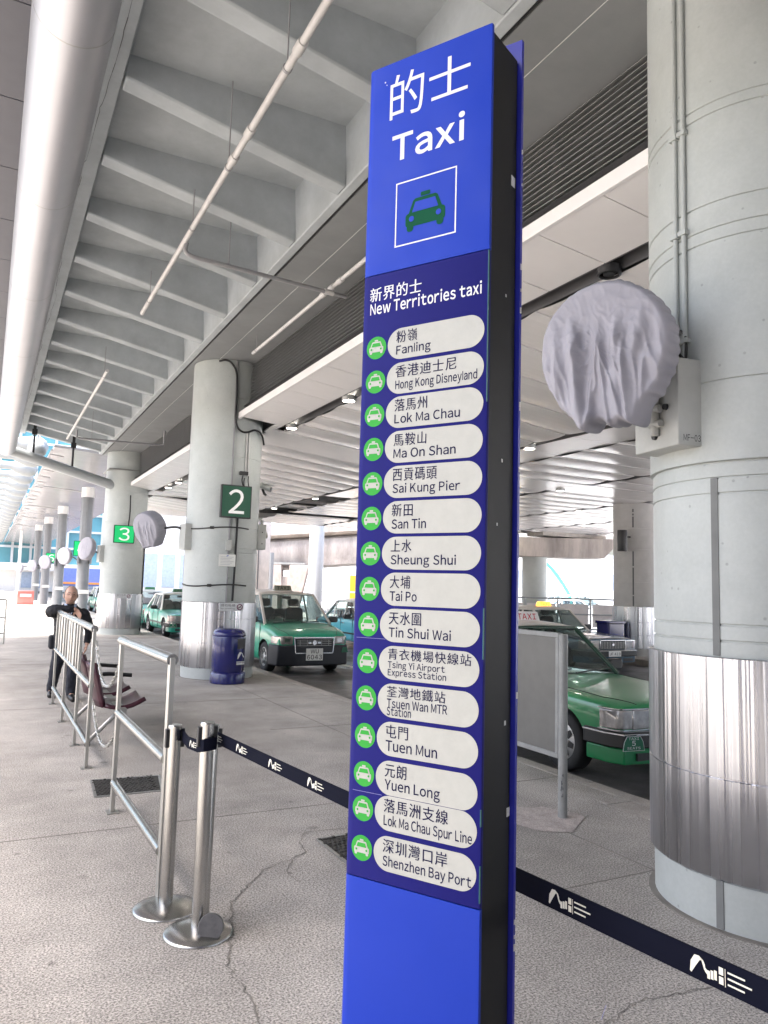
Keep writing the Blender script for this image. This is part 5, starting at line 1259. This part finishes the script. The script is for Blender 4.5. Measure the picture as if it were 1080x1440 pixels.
for s in (-1, 1): ball(b, hc+V((s*.031, -.087, .014)), (.010, .006, .006), (0, 0, 1), 10)
b.build('eyes', M('eye_dark', (.05, .035, .03), .2), man)
b = MB()
for s in (-1, 1): b.bar(hc+V((s*.014, -.100, .040)), hc+V((s*.048, -.090, .042)), .005, .006)
b.build('eyebrows', hair_m, man)
b = MB(); b.bar(hc+V((-.020, -.099, -.066)), hc+V((.020, -.099, -.066)), .006, .004); b.build('mouth', M('lips', (.25, .09, .08), .5), man)
b = MB(); b.prism(rrect(-.04, -.09, .04, .09, .03), -.07, .07, frame_mtx((-.19, .09, .75), (1, 0, 0), (0, 0, 1))); b.build('waist_bag', jacket_m, man, bevel=.02)

# ------------------------------------------------------------ far left things
t = thing('far_glass_building', 'pale glass office block far off beyond the canopy', 'building', (8, 95, 0))
b = MB(); b.box((-30, 95, 3.2), (45, 110, 30)); b.build('curtain_wall', glassblue_m, t, world=True)
b = MB()
for k in range(40): xx = -30+k*1.9; b.box((xx, 94.8, 3.2), (xx+.26, 95.0, 30))
for k in range(13): b.box((-30, 94.82, 4.9+k*2.0), (45, 94.98, 5.15+k*2.0))
b.build('mullions', mullion_m, t, world=True)
b = MB(); b.box((-30, 94.5, 2.4), (45, 110, 3.19)); b.build('canopy_band', farwhite_m, t, world=True)
b = MB(); b.box((-30, 96, 0), (45, 110, 2.39)); b.build('ground_floor', farwhite_m, t, world=True)
for k in range(8):
    b = MB(); xx = -12+k*5.2; b.box((xx, 95.9, .4), (xx+2.6, 95.99, 2.2)); b.build('window', M('far_window', (.36, .44, .58), .2), t, world=True)
t = thing('site_hoarding', 'long blue hoarding panel far behind the slim columns', 'hoarding', (9.5, 88, 0))
b = MB(); b.box((6.8, 88, .8), (11.3, 88.2, 2.7)); b.build('panel', farblue_m, t, world=True); b = MB(); b.box((6.9, 88.05, -.1), (7.0, 88.15, .8)); b.box((11.1, 88.05, -.1), (11.2, 88.15, .8)); b.build('leg', farwhite_m, t, world=True)
b = MB(); b.box((6.8, 87.9, 1.0), (11.3, 87.99, 1.2)); b.build('stripe', M('orange_stripe', (.6, .25, .06), .5), t, world=True)
for k, (x, y) in enumerate(((2.15, 49.3),)):
    t = thing('water_barrier', 'red plastic road barrier far off on the left' if k == 0 else 'second red road barrier at the left frame edge', 'road barrier', (x, y, 0), group='red plastic road barriers')
    b = MB(); m = frame_mtx((0, 0, 0), (0, 1, 0), (0, 0, 1)); b.prism([(-.22, 0), (.22, 0), (.2, .15), (.09, .3), (.07, .8), (-.07, .8), (-.09, .3), (-.2, .15)], -.45, .45, frame_mtx((0, 0, 0), (0, 1, 0), (0, 0, 1))); b.build('body', redplastic_m, t, bevel=.03)
    b = MB(); b.box((-.3, -.24, .45), (.3, -.2, .62)); b.build('reflector', white_m, t)
t = thing('crowd_frame', 'thin steel frame barrier at the left picture edge', 'barrier', (.2, 20.3, 0))
for xx in (.28, -1.4): b = MB(); b.tube([(xx, 0, 0), (xx, 0, 1.05)], .022, 8); b.build('post', rail_m, t)
b = MB()
for z in (.25, .62, 1.05): b.tube([(-1.4, 0, z), (.28, 0, z)], .02, 8)
b.build('rail', rail_m, t)
t = thing('light_pole', 'thin pale pole far left in front of the glass block', 'pole', (2.4, 70, 0)); b = MB(); b.tube([(0, 0, 0), (0, 0, 9)], [.14, .08], 10); b.build('pole', farwhite_m, t); b = MB(); b.bar((0, 0, 9), (1.3, 0, 9.2), .1, .08); b.build('lamp_head', farwhite_m, t)

# ------------------------------------------------------------ things beyond the lanes
t = thing('square_pier', 'wide pale square pier behind the van taxi', 'column', (9.9, 30.5, 0)); b = MB(); b.box((-.55, -.5, -.13), (.5, .5, 6)); b.build('shaft', M('pier_pale', (.55, .50, .47), .8, var=.1, dirt=.15), t, bevel=.03); b = MB(); b.box((-.02, -.52, 0), (.02, -.5, 5)); b.build('joint', slot_m, t)
t = thing('round_pole', 'plain grey round pole right of the van taxi', 'column', (12.6, 30.3, 0)); b = MB(); b.lathe([(.32, -.13), (.32, 4.6)], 32); b.build('shaft', M('pole_grey', (.42, .44, .47), .4, var=.05), t); b = MB(); b.lathe([(.42, -.13), (.42, .1), (.34, .14)], 24); b.build('base', kerb_m, t)
t = thing('far_pole', 'thin grey pole under the viaduct behind the van taxi', 'pole', (12.9, 37.0, 0)); b = MB(); b.lathe([(.14, -.13), (.14, 3.2)], 16); b.build('shaft', slimcol_m, t); b = MB(); b.lathe([(.2, -.13), (.2, .05)], 16); b.build('base', slimcol_m, t)
t = thing('viaduct', 'stained concrete viaduct deck behind the van taxi', 'bridge', (17, 41.5, 0))
dv = V((.885, -.466, .09)); p = V((17.2, 41.7, 0)); sdv = V((.466, .885, 0))
def sweep(prof, l0, l1, name, mat, parent, n=10):
    b = MB(); vs = []; m_ = len(prof)
    for k in range(n+1):
        c = p+dv*lerp(l0, l1, k/n)
        for s, z in prof: vs.append(c+sdv*s+V((0, 0, z)))
    fs = [(i*m_+k, i*m_+(k+1) % m_, (i+1)*m_+(k+1) % m_, (i+1)*m_+k) for i in range(n) for k in range(m_)]+[tuple(range(m_)), tuple(n*m_+k for k in range(m_-1, -1, -1))]
    b.add(vs, fs); return b.build(name, mat, parent, world=True, smooth=30)
sweep([(0, 2.75), (.0, 2.85), (-.25, 3.3), (-.3, 3.9), (-.15, 4.3), (.2, 4.5), (6, 4.5), (6, 2.75)], -7, 26, 'girder', viaduct_m, t)
sweep([(-.1, 4.5), (-.65, 4.65), (-.7, 5.3), (-.55, 5.5), (-.2, 6.3), (-.25, 8), (6, 8), (6, 4.5)], -7, 26, 'parapet', viaduct_m, t)
t = thing('v_pier', 'V shaped concrete pier holding up the viaduct', 'pier', (15.6, 42.0, -.13))
b = MB()
for s in (-1, 1):
    q = [(-.62*s+.0, 0), (-.05*s, 0), (.55*s if False else .1*s, 2.7), (-1.0*s, 2.7)]
    q = [(s*.08, 0), (s*.75, 0), (s*1.35, 2.85), (s*.25, 2.85)]
    b.prism(q if s > 0 else list(reversed(q)), -.5, .5, frame_mtx((0, 0, 0), (.885, -.466, 0), (0, 0, 1)))
b.build('arm', M('pier_brown', (.36, .30, .27), .85, var=.15, dirt=.2), t, bevel=.03)
b = MB(); b.prism([(-.6, 0), (.6, 0), (.35, 2.2), (-.35, 2.2)], -.3, .3, frame_mtx((0, 0, 0), (.885, -.466, 0), (0, 0, 1))); b.build('web', viaduct_m, t); b = MB(); b.cbox((0, 0, 2.95), (2.2, .6, .12), Matrix.Rotation(-.48, 4, 'Z')); b.build('bearing', metalgrey_m, t)
t = thing('beam_cap', 'broad concrete beam end under the ceiling right of the sign', 'beam', (20, 23.4, 3.4))
dq = V((.922, -.387, 0)); nq = V((.387, .922, 0)); q0 = V((16.2, 25.1, 0)); ln = 6.35
b = MB()
for off in (0,):
    pr = [(0, 3.72), (ln+.35, 3.72+.06), (ln+.35, 3.5), (ln-.15, 2.98), (0, 2.98)]
    vs = [q0+dq*a+V((0, 0, z)) for a, z in pr]+[q0+dq*a+V((0, 0, z))+nq*1.6 for a, z in pr]; m_ = 5
    b.add(vs, [(k, (k+1) % m_, m_+(k+1) % m_, m_+k) for k in range(m_)]+[(4, 3, 2, 1, 0), (5, 6, 7, 8, 9)])
b.build('beam', viaduct_m, t, world=True, bevel=.02)
b = MB(); b.box((19.2, 23.2, 3.80), (22.5, 24.2, 3.95)); b.build('bearing', kerb_m, t, world=True)
t = thing('concrete_column', 'round column under the concrete beam beyond the rear taxi', 'column', (19.75, 24.4, 0)); b = MB(); b.lathe([(.50, -.13), (.50, 2.98)], 40); b.build('shaft', column_m, t); b = MB(); b.lathe([(.515, .2), (.52, .21), (.52, 1.0), (.515, 1.01)], 40); b.build('steel_cladding', steel_m, t)
t = thing('pipe_railing', 'pale steel railing with mesh panels behind the rear taxi', 'railing', (17.5, 20.2, -.13))
q0, q1 = V((12.5, 22.95, 0)), V((22.5, 17.75, 0)); b = MB()
for z in (.35, .85, 1.38): b.tube([q0+V((0, 0, z)), q1+V((0, 0, z))], .03, 8)
b.build('rail', fin_m, t, world=True)
for k in range(11):
    c = q0.lerp(q1, k/10); b = MB(); b.tube([c+V((0, 0, -.13)), c+V((0, 0, 1.38))], .03, 8); b.build('post', fin_m, t, world=True)
b = MB()
for k in range(10):
    c0, c1 = q0.lerp(q1, (k+.06)/10), q0.lerp(q1, (k+.94)/10); b.add([c0+V((0, 0, .42)), c1+V((0, 0, .42)), c1+V((0, 0, 1.2)), c0+V((0, 0, 1.2))], [(0, 1, 2, 3)])
b.build('mesh_panel', M('panel_pale', (.66, .62, .62), .7, var=.12, scale=3), t, world=True, smooth=0, solid=.01)
t = thing('pipe_railing', 'white two rail fence below the V shaped pier', 'railing', (15.4, 34.5, -.13))
q0, q1 = V((14.0, 34.6, 0)), V((18.4, 32.3, 0)); b = MB()
for z in (.5, 1.3): b.tube([q0+V((0, 0, z)), q1+V((0, 0, z))], .035, 8)
b.build('rail', fin_m, t, world=True)
for k in range(6): c = q0.lerp(q1, k/5); b = MB(); b.tube([c+V((0, 0, -.13)), c+V((0, 0, 1.3))], .035, 8); b.build('post', fin_m, t, world=True)
# bright vehicles and blocks outside
white_car = M('white_car_paint', (.75, .76, .78), .3, var=.03, coat=.6)
car((31.5, 31.8, -.14), 'white saloon car parked out in the bright yard', white_car, white_car, seats_plate=False, plate='AB 1', detail=False, rz=R(62), group='cars parked in the bright yard', cat='car')
car((35.5, 36.2, -.14), 'white people carrier parked behind the white saloon', white_car, white_car, kind='van', detail=False, rz=R(62), group='cars parked in the bright yard', cat='car')
car((27.5, 34.5, -.14), 'yellow saloon car parked out in the bright yard', yellow_m, white_car, seats_plate=False, plate='CD 2', detail=False, rz=R(62), group='cars parked in the bright yard', cat='car')
t = thing('digger_arm', 'teal crane jib raised in the bright yard', 'crane', (38, 47, -.14)); tealm = M('teal_paint', (.05, .5, .45), .5)
b = MB(); b.tube([(0, 0, 0), (0, 0, 4.6)], .18, 8); b.build('mast', tealm, t); b = MB(); b.tube(bez([(0, 0, 4.5), (1.2, -.6, 3.6), (2.4, -1.3, 1.6), (2.6, -1.4, .4)], 6), .14, 8); b.build('jib', tealm, t); b = MB(); b.cbox((.3, -.1, .5), (2.2, 1.6, 1)); b.build('chassis', farwhite_m, t, bevel=.05)
t = thing('far_shed', 'pale low building far off beyond the yard', 'building', (70, 90, 0)); b = MB(); b.box((40, 88, -.14), (130, 100, 7)); b.build('wall', farwhite_m, t, world=True); b = MB()
for k in range(14): b.box((42+k*6, 87.9, 2), (46+k*6, 87.99, 4.5))
b.build('window', M('far_window', (.36, .44, .58), .2), t, world=True); b = MB(); b.box((39, 87, 7), (131, 101, 7.5)); b.build('roof', mullion_m, t, world=True)
t = thing('far_shed', 'pale block glimpsed between the second and third columns', 'building', (20, 75, 0)); b = MB(); b.box((12.5, 75, -.14), (38, 85, 9)); b.build('wall', farwhite_m, t, world=True); b = MB()
for k in range(3): b.box((13.4+k*1.7, 74.9, 1.0), (14.6+k*1.7, 74.99, 4.2))
b.build('window', M('far_window', (.36, .44, .58), .2), t, world=True); b = MB(); b.box((12.2, 74.5, 9), (38.5, 86, 9.4)); b.build('roof', mullion_m, t, world=True)
t = thing('yellow_hoarding', 'yellow panel glimpsed left of the sign beyond the lanes', 'hoarding', (17.3, 35.5, -.13)); b = MB(); b.box((-.6, -.05, .9), (1.6, .05, 2.3)); b.build('panel', yellow_m, t); b = MB(); b.box((-.6, -.07, .75), (1.6, -.051, 1.05)); b.build('stripe', redplastic_m, t); b = MB(); b.box((-.5, -.04, 0), (-.42, .04, .9)); b.box((1.4, -.04, 0), (1.48, .04, .9)); b.build('leg', metalgrey_m, t)
